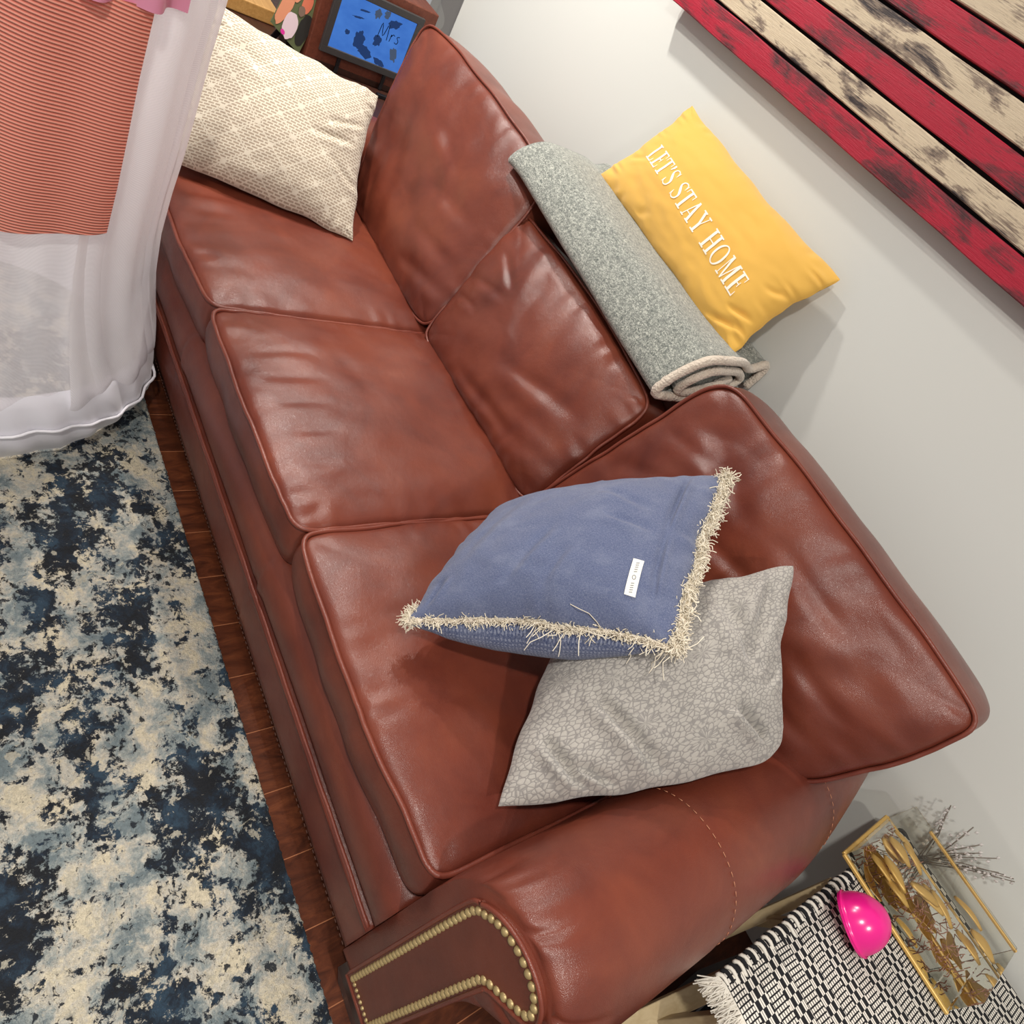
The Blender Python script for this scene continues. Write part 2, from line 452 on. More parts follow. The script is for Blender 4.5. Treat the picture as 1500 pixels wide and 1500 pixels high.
def cushion(name, F, thick, bulge, parent, label=None, n=90, sq=9, creases=(), pucker=.004, seed=0, sidebulge=.012, bows=(0, 0, 0, 0), soft=.006, crown=.5, back_pipe=True, pipe=.0046):
    """box cushion. F = front-face corners BL,BR,TR,TL; thick = vector from the front face to the back face"""
    BL, BR, TR, TL = [V(p) for p in F]; T = V(thick)
    N = (BR-BL).cross(TL-BL).normalized()
    if N.dot(T) > 0: N = -N
    ex = ((BR-BL)+(TR-TL)).normalized(); ey = ((TL-BL)+(TR-BR)).normalized()
    W = ((BR-BL).length+(TR-TL).length)/2; H = ((TL-BL).length+(TR-BR).length)/2
    def base(a, b):     # a,b in -1..1 ; squircle map
        m = max(abs(a), abs(b))
        if m > 1e-6:
            d = (abs(a/m)**sq+abs(b/m)**sq)**(1/sq)
            a2, b2 = a/(d**(m**2)), b/(d**(m**2))
        else: a2, b2 = a, b
        u, v = (a2+1)/2, (b2+1)/2
        p = BL*(1-u)*(1-v)+BR*u*(1-v)+TR*u*v+TL*(1-u)*v
        # bow of the four edges (left, right, bottom, top), outward positive
        p += ex*(bows[1]*max(0, a2)**3*(1-b2*b2)-bows[0]*max(0, -a2)**3*(1-b2*b2))
        p += ey*(bows[3]*max(0, b2)**3*(1-a2*a2)-bows[2]*max(0, -b2)**3*(1-a2*a2))
        p += (ex*noise.noise(V((b*2.3+seed, 1, a*1.1)))+ey*noise.noise(V((a*2.3, seed, 5+b*1.1))))*.006
        return p, u, v
    def face(a, b, side):
        p, u, v = base(a, b)
        e = ((1-abs(a)**2.6)*(1-abs(b)**2.6))
        h = bulge*e**crown
        if side > 0:
            ea = min((1-abs(a))*W/2, (1-abs(b))*H/2)
            along = (v*H if (1-abs(a))*W < (1-abs(b))*H else u*W)
            pk = sin(along*95+5*noise.noise(V((along*9, seed, 0))))*exp(-((ea-.02)/.03)**2)*(.5+.8*noise.noise(V((along*7, seed+3, 1))))
            h += pucker*pk
            h += soft*1.6*noise.noise(V((u*W*6, v*H*6, seed)))*min(1, e*3)
            h += soft*.5*noise.noise(V((u*W*19+3, v*H*13, seed)))*min(1, e*3)
            h += crease(u, v, creases)*min(1, e*6)
            return p+N*h
        return p+T-N*h*.35
    idx = [(-1+2*i/(n-1)) for i in range(n)]
    vs = []; uv = []
    for b in idx:
        for a in idx: vs.append(face(a, b, 1)); uv.append(((a+1)/2, (b+1)/2))
    fs = [(j*n+i, j*n+i+1, (j+1)*n+i+1, (j+1)*n+i) for j in range(n-1) for i in range(n-1)]
    off = n*n
    for b in idx:
        for a in idx: vs.append(face(a, b, -1)); uv.append(((a+1)/2, (b+1)/2))
    fs += [(off+j*n+i, off+(j+1)*n+i, off+(j+1)*n+i+1, off+j*n+i+1) for j in range(n-1) for i in range(n-1)]
    ring = [i for i in range(n)]+[j*n+n-1 for j in range(1, n)]+[(n-1)*n+i for i in range(n-2, -1, -1)]+[j*n for j in range(n-2, 0, -1)]
    cen = (BL+BR+TR+TL)/4
    K = 8; prev = ring; m = len(ring); sides = []
    loopF = [vs[i].copy() for i in ring]; loopB = [vs[off+i].copy() for i in ring]
    for k in range(1, K+1):
        if k < K:
            t = k/K; cur = []
            for q, i in enumerate(ring):
                p = loopF[q].lerp(loopB[q], t)
                d = (loopF[q]-cen); d -= N*d.dot(N); d.normalize()
                L = q*4*(W+H)/2/m
                w = noise.noise(V((L*14, t*1.5, seed+9)))*.004
                vs.append(p+d*(sidebulge*sin(pi*t)+w*sin(pi*t))); uv.append((t, q/m)); cur.append(len(vs)-1)
        else: cur = [off+i for i in ring]
        for q in range(m):
            q2 = (q+1) % m
            fs.append((prev[q], cur[q], cur[q2], prev[q2]))
        prev = cur
    o = obj(name, (vs, fs), LEATHER, parent, uv=uv)
    if label: o['label'] = label
    r = pipe
    out = []
    for L, sgn in ((loopF, 1), (loopB, -1))[:2 if back_pipe else 1]:
        P = []
        for p in L:
            d = p-cen; d -= N*d.dot(N); d.normalize(); P.append(p+d*.003+N*.0025*sgn)
        P = resample(P+[P[0]], 260, True)
        out.append(tube(P, r, 8, True))
    obj('welt_piping', merge(*out), WELT, o)
    return o

# seat cushions (lying: front face = top). corners BL=near-front... order: front-left, front-right, back-right, back-left
seat_cr = [
    [(.62, .10, .62, .34, .004, .02), (.5, .3, .9, .34, .003, .03), (.3, .1, .36, .3, .003, .02)],
    [(.25, .06, .25, .26, .005, .018), (.38, .05, .37, .27, .006, .02), (.50, .06, .49, .25, .005, .018), (.62, .06, .62, .24, .005, .02), (.1, .3, .5, .42, .003, .03), (.75, .06, .76, .2, .004, .02)],
    [(.2, .05, .24, .22, .004, .02), (.32, .05, .34, .25, .004, .02), (.44, .05, .45, .2, .003, .02)],
]
for i in range(3):
    xr = -.6*i+(.010 if i == 0 else .001); xl = -.6*(i+1)+.003
    z = .488
    F = [(xl+.004, .0, z), (xr-.002, .0, z), (xr, .66, z-.005), (xl, .66, z-.005)]
    cushion('seat_cushion', F, (0, 0.014, -.115), .034, sofa, seed=i*3.7, creases=[c[:4]+(c[4]*.5, c[5]*1.2) for c in seat_cr[i]], pucker=.0018, soft=.0045, sidebulge=.014, bows=(0, 0, .012, 0), crown=.42, sq=22, back_pipe=False)

# back cushions
mid_cr = [(.06, .5, .30, .62, .006, .02), (.04, .35, .2, .42, .005, .018), (.1, .78, .3, .66, .006, .02), (.62, .10, .98, .30, .007, .04), (.55, .22, .97, .42, .006, .045),
          (.45, .35, .9, .62, .007, .035), (.3, .1, .75, .16, .008, .03), (.35, .9, .42, .5, .008, .03)]
near_cr = [(.05, .7, .3, .8, .007, .02), (.05, .45, .25, .62, .006, .02), (.1, .86, .42, .72, .012, .03), (.35, .55, .6, .62, .010, .025), (.62, .2, .98, .1, .012, .03), (.55, .35, .95, .28, .010, .03),
           (.45, .8, .75, .76, .007, .025), (.7, .55, .92, .5, .008, .03), (.3, .3, .5, .42, .008, .03)]
far_cr = [(.6, .12, .97, .22, .009, .026), (.6, .3, .95, .36, .008, .03), (.55, .5, .9, .58, .006, .03), (.08, .3, .16, .6, .008, .03), (.18, .15, .22, .55, .006, .03), (.4, .75, .7, .66, .006, .03)]
cushion('back_cushion', [(-1.775, .54, .50), (-1.185, .53, .50), (-1.275, .735, .935), (-1.945, .66, .985)], (.0, .16, -.03), .045, sofa, seed=2, creases=[c[:4]+(c[4]*.6, c[5]*1.4) for c in far_cr], bows=(.02, .01, 0, .012), sq=9, pucker=.002, soft=.008, back_pipe=False, pipe=.0036)
cushion('back_cushion', [(-1.178, .525, .50), (-.615, .54, .50), (-.622, .705, .812), (-1.275, .705, .842)], (.0, .15, -.06), .050, sofa, seed=5, creases=[c[:4]+(c[4]*.75, c[5]*1.4) for c in mid_cr], bows=(.0, .0, 0, .018), sq=14, pucker=.003, soft=.007, back_pipe=False, pipe=.0036)
cushion('back_cushion', [(-.62, .555, .50), (.125, .61, .635), (.185, .69, .955), (-.525, .68, .992)], (.0, .17, -.035), .055, sofa, seed=8, creases=[c[:4]+(c[4]*.6, c[5]*1.5) for c in near_cr], bows=(.0, .015, .0, .004), sq=11, pucker=.0025, soft=.012, back_pipe=False, pipe=.004)

# back frame with rolled top
prof = [(.74, .10), (.74, .5), (.80, .78), (.83, .825), (.88, .835), (.93, .82), (.955, .78), (.95, .5), (.95, .10)]
pr = catmull([V((0, a, b)) for a, b in prof], 60)
rows = [[V((x, p.y, p.z)) for p in pr] for x in (-1.96, -1.9, -1.2, -.6, -.1, .10, .14)]
obj('back_frame', loft(rows, closed=True, caps=True), LEATHER, sofa)

# front: rolled deck edge over a lower rail
def rail(prof, name, x0=-1.83, x1=.014, seamx=(), w=.003, seed=0):
    P = catmull([V((0, a, b)) for a, b in prof], 40)
    rows = []; nx = 160
    for i in range(nx):
        x = x0+(x1-x0)*i/(nx-1)
        k = 0
        for sx in seamx:
            d = (x-sx); k += -w*exp(-(d/.006)**2)+w*.7*exp(-((d-.014)/.012)**2)
        wav = .0025*noise.noise(V((x*4, seed, 0)))
        rows.append([V((x, p.y-(k+wav)*(1 if 2 < j < 36 else 0), p.z)) for j, p in enumerate(P)])
    return obj(name, loft(rows, closed=True, caps=True), LEATHER, sofa)
rail([(.3, .245), (.03, .245), (.005, .25), (-.008, .275), (-.010, .31), (-.002, .345), (.02, .366), (.07, .372), (.3, .372)], 'deck_edge', seamx=(-.64, -1.27), w=.005, seed=1)
rail([(.3, .118), (.02, .116), (.002, .118), (-.004, .14), (-.005, .19), (-.001, .225), (.01, .243), (.3, .243)], 'lower_rail', seamx=(-.66, -1.29), w=.002, seed=4)
pip = []
for dz in (0, .0075):
    pts = [V((-1.83+1.84*i/120, -.0082+.0015*noise.noise(V((i*.2, 0, 0))), .2415+dz+.002*noise.noise(V((i*.11, 2, 0))))) for i in range(121)]
    pip.append(tube(pts, .0036, 8))
obj('rail_piping', merge(*pip), WELT, sofa)
# small stitches along the rail's lower edge
st = []
for i in range(150):
    x = -1.80+i*.0121
    st.append(tube([(x, -.0055, .1215), (x+.0065, -.0055, .1215)], .0011, 5))
tag(obj('edge_stitching', merge(*st), plain('brown_thread', srgb(70, 40, 28), .7), sofa), None, kind='stuff')

# arms
def arm(flip=False):
    fx = (lambda x: -1.8-x) if flip else (lambda x: x)
    B = [(.012, .10), (.012, .3), (.014, .47), (.018, .56), (.04, .625), (.085, .665), (.145, .678), (.205, .662), (.248, .615), (.262, .56), (.25, .51), (.212, .48), (.172, .465), (.156, .42), (.152, .3), (.152, .10)]
    Fp = [(.016, .10), (.016, .3), (.017, .47), (.024, .555), (.046, .605), (.085, .642), (.135, .654), (.182, .648), (.210, .618), (.208, .580), (.188, .554), (.166, .535), (.154, .50), (.150, .42), (.149, .3), (.149, .10)]
    n = 300
    b = catmull([V((x, 0, z)) for x, z in B], n); f = catmull([V((x, 0, z)) for x, z in Fp], n)
    rows = []
    ys = [0, .002, .005, .009, .014, .02, .027, .035, .045, .057, .07, .085, .1, .12, .145]+[.17+.02*i for i in range(38)]
    for y in ys:
        t = sqrt(max(0, 1-(1-min(y, .085)/.085)**2)) if y < .085 else 1
        row = []
        for k in range(n):
            p = f[k].lerp(b[k], t)
            s = k/n
            # gathers running back from the front edge around the roll
            if .28 < s < .78:
                g = .6*noise.noise(V((s*22, 2, y*3)))+.35*sin(s*260+3*noise.noise(V((s*20, 0, 0))))*noise.noise(V((s*15, 1, 3)))
                amp = .009*exp(-((y-.03)/.045)**2)*sin(pi*(s-.28)/.5)
                for s0, dp in ((.335, .5), (.395, .9), (.475, 1.1), (.555, 1.2), (.61, .8), (.655, 1.), (.70, .8)):
                    ss = s-s0-.10*y*(1 if s0 > .5 else -1)
                    g -= dp*exp(-(ss/.0055)**2)*max(0, 1-y/.085)-.45*dp*exp(-((ss-.016)/.012)**2)*max(0, 1-y/.1)
                c = V((.13, 0, .56)); d = (p-c).normalized()
                p = p+d*g*amp*.8
                yo = -g*amp*1.1*(1-t)
                p = p+d*.003*noise.noise(V((s*9, y*5, 7)))
                for y0 in (.335, .655):      # sewn seams across the roll
                    yy = y+.16*(s-.5)**2
                    p = p-d*.0022*exp(-((yy-y0)/.006)**2)
            y_ = y+(yo if .28 < s < .78 and y > 0 else 0)
            # roll narrows and drops slightly at the back
            if y > .55:
                q = min(1, (y-.55)/.36)
                if p.x > .1: p.x -= (p.x-.1)*.38*q**1.4
            row.append(V((fx(p.x), y_, p.z)))
        rows.append(row)
    vs, fs = loft(rows, closed=True)
    fs.append(tuple(range(n))[::-1]); fs.append(tuple((len(rows)-1)*n+k for k in range(n)))
    if flip: fs = [q[::-1] for q in fs]
    a = obj('rolled_arm', (vs, fs), LEATHER, sofa)
    # dashed seams
    dash = []
    for y0 in (.335, .655):
        for k in range(int(n*.24), int(n*.72)):
            if k % 3: continue
            def at(k):
                s = k/n; y = y0-.16*(s-.5)**2+.004
                p = b[k].copy(); c = V((.13, 0, .56)); d = (p-c).normalized()
                p += d*.001
                if y > .55:
                    q = min(1, (y-.55)/.36)
                    if p.x > .1: p.x -= (p.x-.1)*.38*q**1.4
                return V((fx(p.x), y, p.z))
            p0 = at(k); p1 = at(k+1)
            dash.append(tube([p0, p0+(p1-p0)*1.6], .0006, 5))
    tag(obj('seam_stitching', merge(*dash), M_THREAD, a), None, kind='stuff')
    # front panel
    nail = [(.063, .128), (.063, .30), (.063, .549), (.072, .588), (.092, .615), (.123, .631), (.155, .632), (.180, .621), (.191, .604), (.187, .587), (.164, .561), (.141, .534), (.136, .50), (.1355, .30), (.135, .128)]
    NL = catmull([V((x, 0, z)) for x, z in nail], 300)
    c = V((.1, 0, .35))
    outl = []
    for i, p in enumerate(NL):
        d = NL[min(i+1, 299)]-NL[max(i-1, 0)]; nn = V((-d.z, 0, d.x)).normalized()
        outl.append(p+nn*.011)
    outl = [V((.052, 0, .106))]+outl+[V((.146, 0, .106))]
    front = [V((fx(p.x), -.009, p.z)) for p in outl]; fr2 = [V((fx(p.x), .004, p.z)) for p in outl]
    m = len(outl)
    inner = [V((fx(p.x+(.1-p.x)*.03), -.0105, p.z)) for p in outl]
    vs = front+fr2
    fs = [(k, (k+1) % m, m+(k+1) % m, m+k) for k in range(m)]+[tuple(range(m))]
    if flip: fs = [q[::-1] for q in fs]
    pan = obj('arm_front_panel', (vs, fs), PANEL, sofa, smooth=False)
    pan['label'] = 'darker leather facing edged with brass nailheads'
    w = tube([V((fx(p.x), -.0085, p.z)) for p in outl], .0035, 8, True)
    obj('panel_welt', w, WELT, pan)
    # nailheads
    L = resample(NL, 86)
    bot = [V((.063+(.072)*k/8, 0, .128)) for k in range(1, 8)]
    prof = [(0.0001, .0042), (.0024, .0038), (.0046, .0025), (.0060, .0004), (.0061, -.001)]
    first = None
    vsn, fsn = lathe(prof, (0, 0, 0), (0, -1, 0), 14)
    sub = origin_of(sofa)
    for p in L+bot:
        q = V((fx(p.x), -.0095, p.z))-sub
        if first is None:
            me = bpy.data.meshes.new('nailhead'); me.from_pydata([V(v) for v in vsn], [], fsn)
            for pp in me.polygons: pp.use_smooth = True
            me.materials.append(M_BRASS)
            o = bpy.data.objects.new('nailhead', me); C.objects.link(o); first = o
        else:
            o = first.copy(); C.objects.link(o)
        if p in bot: o.scale = (.6, .8, .6)
        o.parent = pan; o.location = q
        o.rotation_euler = (random.uniform(-.08, .08), 0, random.uniform(-.08, .08))
    # bracket foot
    f = [(fx(.035), -.002), (fx(.145), -.002), (fx(.145), .10), (fx(.035), .10)]
    f2 = [(fx(.055), .012), (fx(.13), .012), (fx(.13), .09), (fx(.055), .09)]
    rows = [[V((x, y, 0)) for x, y in f2], [V((x, y, .06)) for x, y in f], [V((x, y, .104)) for x, y in f]]
    ft = obj('foot', loft(rows, caps=True), M_DARKWOOD, sofa, smooth=False)
arm(False); arm(True)
for x in (.05, -1.93):
    obj('foot', box(x, x+.07, .84, .91, 0, .104, .006), M_DARKWOOD, sofa, smooth=False)
obj('dust_cover', box(-1.82, .01, .03, .93, .125, .135), plain('black_cambric', srgb(20, 18, 18), .9), sofa, smooth=False)

# ------------------------------------------------------------------ throw pillows
def pillow_surface(cor, tf, tb, conc=.07, wr=None, seed=0, pw=.5, bend=None, conc4=None, cr=.014, sag=0):
    BL, BR, TR, TL = [V(p) for p in cor]
    N = (BR-BL).cross(TL-BL).normalized()+(TR-BL).cross(TL-BR).normalized(); N.normalize()
    c4 = conc4 or (conc,)*4   # left right bottom top
    def base(u, v):
        a, b = 2*u-1, 2*v-1
        ka = c4[1] if a > 0 else c4[0]; kb = c4[3] if b > 0 else c4[2]
        a2 = a*(1-ka*(1-b*b)*abs(a)); b2 = b*(1-kb*(1-a*a)*abs(b))
        q = (cr if not isinstance(cr, tuple) else cr[(1 if b < 0 else 2) if a > 0 else (0 if b < 0 else 3)])*(abs(a)*abs(b))**9      # the corner tips are blunt
        a2 *= 1-q; b2 *= 1-q
        u2, v2 = (a2+1)/2, (b2+1)/2
        p = BL*(1-u2)*(1-v2)+BR*u2*(1-v2)+TR*u2*v2+TL*(1-u2)*v2
        p += ((BR-BL).normalized()*noise.noise(V((b*3.1, seed, a*.8)))+(TL-BL).normalized()*noise.noise(V((a*3.1, seed, 4+b*.8))))*.007*max(abs(a), abs(b))**6
        if bend: p += N*bend(u, v)
        return p
    def f(u, v, side=1):
        a, b = 2*u-1, 2*v-1
        e = max(0, (1-a*a)*(1-b*b))
        # plump the corners a little less than the middle
        h = e**pw*(1-.18*(a*a*b*b))
        t = tf if side > 0 else -tb
        edge = min(1-abs(a), 1-abs(b)); al = (v if (1-abs(a)) < (1-abs(b)) else u)
        w = .0035*sin(al*55+6*noise.noise(V((al*6, seed, side))))*exp(-((edge-.07)/.08)**2)*(.4+noise.noise(V((al*5, seed+2, side))))
        w += .006*noise.noise(V((u*4, v*4, seed+side)))*min(1, e*3)
        w += .0018*noise.noise(V((u*14, v*14, seed+side)))*min(1, e*3)
        if wr and side > 0: w += crease(u, v, wr)*min(1, e*5)
        return base(u, v)+N*(t*h+(w*(1 if side > 0 else -1)))+((BL-TL).normalized()*sag*e**.45*(.35+.65*(1-v)) if side < 0 else V((0, 0, 0)))
    return f, N

def pillow(name, cor, tf, tb, mat, mat_back=None, n=96, parent=None, **kw):
    f, N = pillow_surface(cor, tf, tb, **kw)
    # denser near the edges
    g = lambda t: .5-.5*cos(pi*t)
    a = grid(n, n, lambda u, v: f(.35*u+.65*g(u), .35*v+.65*g(v), 1)); b = grid(n, n, lambda u, v: f(.35*u+.65*g(u), .35*v+.65*g(v), -1))
    uva = [(.35*u+.65*g(u), .35*v+.65*g(v)) for u, v in a[2]]
    return f, N, a, b, uva

def pillow_thing(name, label, cat, cor, tf, tb, matf, matb=None, **kw):
    f, N, a, b, uva = pillow(name, cor, tf, tb, matf, **kw)
    cz = min(v.z for v in a[0]+b[0]); cx = sum(v[0] for v in cor)/4; cy = sum(v[1] for v in cor)/4
    t = thing(name, (cx, cy, cz), label, cat)
    fo = obj('front_cover', (a[0], a[1]), matf, t, uv=uva)
    bo = obj('back_cover', (b[0], [q[::-1] for q in b[1]]), matb or matf, t, uv=uva)
    return t, f, N

# cream
CR = [(-1.70, -.012, .525), (-1.505, .440, .525), (-1.85, .552, .782), (-1.885, .106, .838)]
t, f, N = pillow_thing('cream_throw_pillow', 'large cream throw pillow with woven lozenge pattern, leaning at the far arm of the sofa', 'pillow', CR, .085, .075, m_cream(), conc4=(.07, .09, .05, .06), seed=3,
    wr=[(.62, .5, .93, .56, .01, .02), (.7, .6, .97, .72, .009, .018), (.75, .42, .96, .3, .006, .02), (.1, .8, .4, .7, .006, .04)])
# grey
GR = [(-.041, .106, .542), (.093, .51, .742), (-.151, .57, .926), (-.280, .335, .660)]
t, f, N = pillow_thing('grey_throw_pillow', 'soft grey throw pillow printed with burst petals, slumped against the near arm', 'pillow', GR, .085, .06, m_grey(), conc4=(-.02, .10, -.06, .05), cr=(0., .11, .03, .05), seed=6, pw=.46,
    wr=[(.20, .46, .55, .03, .034, .020), (.08, .28, .30, .0, .030, .017), (.22, .14, .40, .01, .022, .014), (.76, .30, .92, .10, .042, .022), (.9, .95, .8, .5, .02, .04), (.62, .9, .85, .42, .018, .04), (.88, .35, .97, .5, .012, .03)])
# blue with fringe
BLc = [(-.349, .068, .572), (-.100, .29, .838), (-.33, .54, .937), (-.51, .315, .655)]
t, f, N = pillow_thing('blue_throw_pillow', 'faded blue throw pillow with ragged cream fringe, resting on the grey pillow', 'pillow', BLc, .085, .105, m_blue('washed_denim', (84, 94, 128), (142, 148, 168)),
    m_blue('blue_basketweave', (60, 72, 108), (150, 156, 176), .9, 90), conc4=(.0, .05, .15, .02), seed=9, pw=.5, cr=.012, sag=.075,
    wr=[(.90, .12, .88, .52, .010, .012), (.88, .5, .86, .93, .014, .014), (.06, .03, .10, .22, .010, .014), (.35, .12, .46, .5, .006, .02), (.5, .1, .55, .35, .006, .02), (.62, .55, .84, .48, .008, .018), (.55, .75, .8, .6, .006, .02), (.14, .3, .2, .8, .004, .03)])
blue = t
def strands(pathf, count, length, wid, seed, r=.0007, curl=1.0, down=.3):
    rnd = random.Random(seed); parts = []
    for _ in range(count):
        s = rnd.random(); s = min(1, max(0, s+.008*sin(s*170+seed))); p, out, nrm = pathf(s)
        p = p+out*rnd.uniform(-wid, wid*.5)+nrm*rnd.gauss(0, wid*.45)
        L = length*rnd.uniform(.35, 1.15)*(1.1+noise.noise(V((s*23, seed, 0))))
        tang = out.cross(nrm)
        d = (out*rnd.uniform(.2, 1)+nrm*rnd.gauss(0, .55)+tang*rnd.gauss(0, .6)).normalized()
        pts = [p]; cur = p
        for k in range(4):
            d = (d+V((rnd.gauss(0, .42*curl), rnd.gauss(0, .42*curl), rnd.gauss(0, .42*curl)-down*.35))).normalized()
            cur = cur+d*L/4; pts.append(cur)
        parts.append(tube(pts, r, 3, cap=False))
    return merge(*parts)
def edge_path(f, N, which):
    c = f(.5, .5, 1)
    def g(s):
        if which == 'bottom': u, v, du, dv = s, 0, .01, 0
        elif which == 'right': u, v, du, dv = 1, s, 0, .01
        elif which == 'left': u, v, du, dv = 0, s, 0, .01
        else: u, v, du, dv = s, 1, .01, 0
        p = f(u, v, 1)
        if which in ('bottom', 'top'): q = f(u, .12 if v == 0 else .88, 1)*.5+f(u, .12 if v == 0 else .88, -1)*.5
        else: q = f(.88 if u == 1 else .12, v, 1)*.5+f(.88 if u == 1 else .12, v, -1)*.5
        out = (p-q).normalized()
        return p, out, N
    return g
fr = []
fr.append(strands(edge_path(f, N, 'bottom'), 2000, .015, .0055, 1, r=.0008, curl=1.5))
fr.append(strands(edge_path(f, N, 'right'), 4800, .019, .0105, 2, r=.0009, curl=1.6))
def leftcorner(s):
    return edge_path(f, N, 'left')(s*.1)
fr.append(strands(leftcorner, 220, .018, .006, 3))
fr.append(strands(lambda s: edge_path(f, N, 'bottom')(.45+.55*s), 70, .045, .004, 8, r=.0008, curl=1.1, down=.9))
tag(obj('frayed_fringe', merge(*fr), plain('raw_cotton', srgb(238, 228, 208), .95), blue), 'ragged cream cotton fringe', kind='stuff')
# frayed binding the strands grow from
def binding(which, r, sd):
    g = edge_path(f, N, which); pts = []; rad = []
    for i in range(160):
        s = i/159; p, o_, n_ = g(s)
        pts.append(p+o_*.001+n_*.0012*noise.noise(V((s*40, sd, 0)))); rad.append(r*(1+.45*noise.noise(V((s*38, sd+4, 0)))))
    return tube(pts, lambda i: rad[i], 8)
obj('fringe_binding', merge(binding('bottom', .004, 1), binding('right', .0065, 2)), plain('raw_cotton_base', srgb(214, 202, 186), .95), blue)
# woven maker's tag, lettering too small to read: a ring and fine grey strokes
def patch(f, uu, vv, nu, nv, lift):
    vs, fs, uv = grid(nu, nv, lambda a, b: f(uu[0]+(uu[1]-uu[0])*a+0, vv[0]+(vv[1]-vv[0])*b, 1)+N*lift)
    return vs, fs
tagp = patch(f, (.800, .840), (.13, .31), 5, 12, .0022)
tg = obj('cloth_tag', tagp, plain('tag_satin', srgb(232, 230, 224), .6), blue); tg['label'] = 'small white sewn-in cloth tag'
mk = []
for k in range(5):
    for s0 in (.145, .245):
        v0 = s0+k*.011
        mk.append(tube([f(.815, v0, 1)+N*.0026, f(.826, v0+.004, 1)+N*.0026], .00045, 4))
mk.append(tube([f(.820+.006*cos(q*pi/6), .220+.010*sin(q*pi/6), 1)+N*.0026 for q in range(12)], .00045, 4, True))
obj('tag_print', merge(*mk), plain('tag_ink', srgb(96, 96, 104), .8), tg)
# yellow
YE = [(-1.285, .875, .985), (-.645, .868, .945), (-.632, .985, 1.185), (-1.250, .985, 1.225)]
t, f, N = pillow_thing('yellow_lumbar_pillow', "mustard yellow lumbar pillow reading LET'S STAY HOME, leaning on the wall above the sofa", 'pillow', YE, .062, .03, m_fabric('mustard_cotton', (238, 186, 84), 190, .35, .9, .05, 7, (226, 170, 66)), conc4=(.06, .07, .02, .08), seed=12,
    wr=[(.8, .02, .98, .2, .012, .02), (.86, .2, .98, .3, .008, .02), (.9, .5, .99, .62, .006, .02), (.03, .3, .12, .42, .004, .02), (.3, .05, .34, .16, .004, .02)])
yellow = t
# lettering, cap height 1
TH, TN = .16, .062
def R(x0, y0, x1, y1): return [(x0, y0), (x1, y0), (x1, y1), (x0, y1)]
def Q(x0, x1, y0, X0, X1, y1): return [(x0, y0), (x1, y0), (X1, y1), (X0, y1)]
def ribbon(P, W):
    P = catmull([V((x, y, 0)) for x, y in P], 28); q = []
    L = []
    for i, p in enumerate(P):
        d = (P[min(i+1, 27)]-P[max(i-1, 0)]).normalized(); nn = V((-d.y, d.x, 0)); w = W(i/27)/2
        L.append((p+nn*w, p-nn*w))
    return [[(L[i][0].x, L[i][0].y), (L[i+1][0].x, L[i+1][0].y), (L[i+1][1].x, L[i+1][1].y), (L[i][1].x, L[i][1].y)] for i in range(27)]
SER = TN
G = {
 'L': (.62, [R(.12, 0, .12+TH, 1), R(0, 0, .38, SER), R(0, 1-SER, .38, 1), R(.3, 0, .6, SER), Q(.56, .62, 0, .585, .62, .27)]),
 'E': (.64, [R(.12, 0, .12+TH, 1), R(0, 0, .6, SER), R(0, 1-SER, .58, 1), R(.26, .5, .48, .55), R(.44, .4, .48, .65), Q(.57, .63, 0, .6, .63, .26), Q(.555, .59, .76, .54, .59, 1)]),
 'T': (.68, [R(.265, 0, .265+TH, 1), R(.14, 0, .54, SER), R(0, 1-SER, .68, 1), Q(0, .035, .74, 0, .05, 1), Q(.645, .68, .74, .63, .68, 1)]),
 "'": (.2, [Q(.02, .07, .68, .04, .17, .85), R(.04, .84, .17, 1)]),
 'S': (.56, ribbon([(.49, .78), (.44, .92), (.27, .98), (.1, .9), (.07, .74), (.2, .6), (.36, .48), (.5, .33), (.47, .12), (.28, .02), (.1, .08), (.04, .24)], lambda t: .05+.10*exp(-((t-.5)/.2)**2))+[R(.485, .70, .52, .99), R(.01, .01, .045, .3)]),
 'A': (.78, [Q(.06, .11, 0, .34, .41, 1), Q(.53, .70, 0, .30, .44, 1), R(.17, .3, .58, .345), R(-.02, 0, .22, SER), R(.46, 0, .8, SER)]),
 'Y': (.74, [R(.31, 0, .31+TH, .46), R(.2, 0, .56, SER), Q(.31, .46, .44, .05, .21, 1), Q(.40, .46, .44, .62, .67, 1), R(-.02, 1-SER, .3, 1), R(.5, 1-SER, .76, 1)]),
 'H': (.86, [R(.12, 0, .12+TH, 1), R(.59, 0, .59+TH, 1), R(.2, .49, .65, .54), R(.02, 0, .37, SER), R(.02, 1-SER, .37, 1), R(.49, 0, .84, SER), R(.49, 1-SER, .84, 1)]),
 'O': (.82, []),
 'M': (1.0, [R(.12, 0, .165, 1), R(.74, 0, .74+TH, 1), Q(.43, .50, 0, .10, .26, 1), Q(.43, .49, 0, .74, .80, 1), R(.02, 0, .27, SER), R(.64, 0, .98, SER), R(.02, 1-SER, .2, 1), R(.78, 1-SER, .98, 1)]),
}
ring = []
for k in range(32):
    a, b = 2*pi*k/32, 2*pi*(k+1)/32
    o_ = lambda q: (.40+.40*cos(q), .5+.51*sin(q)); i_ = lambda q: (.40+.275*cos(q), .5+.455*sin(q))
    ring.append([i_(a), o_(a), o_(b), i_(b)])
G['O'] = (.82, ring)
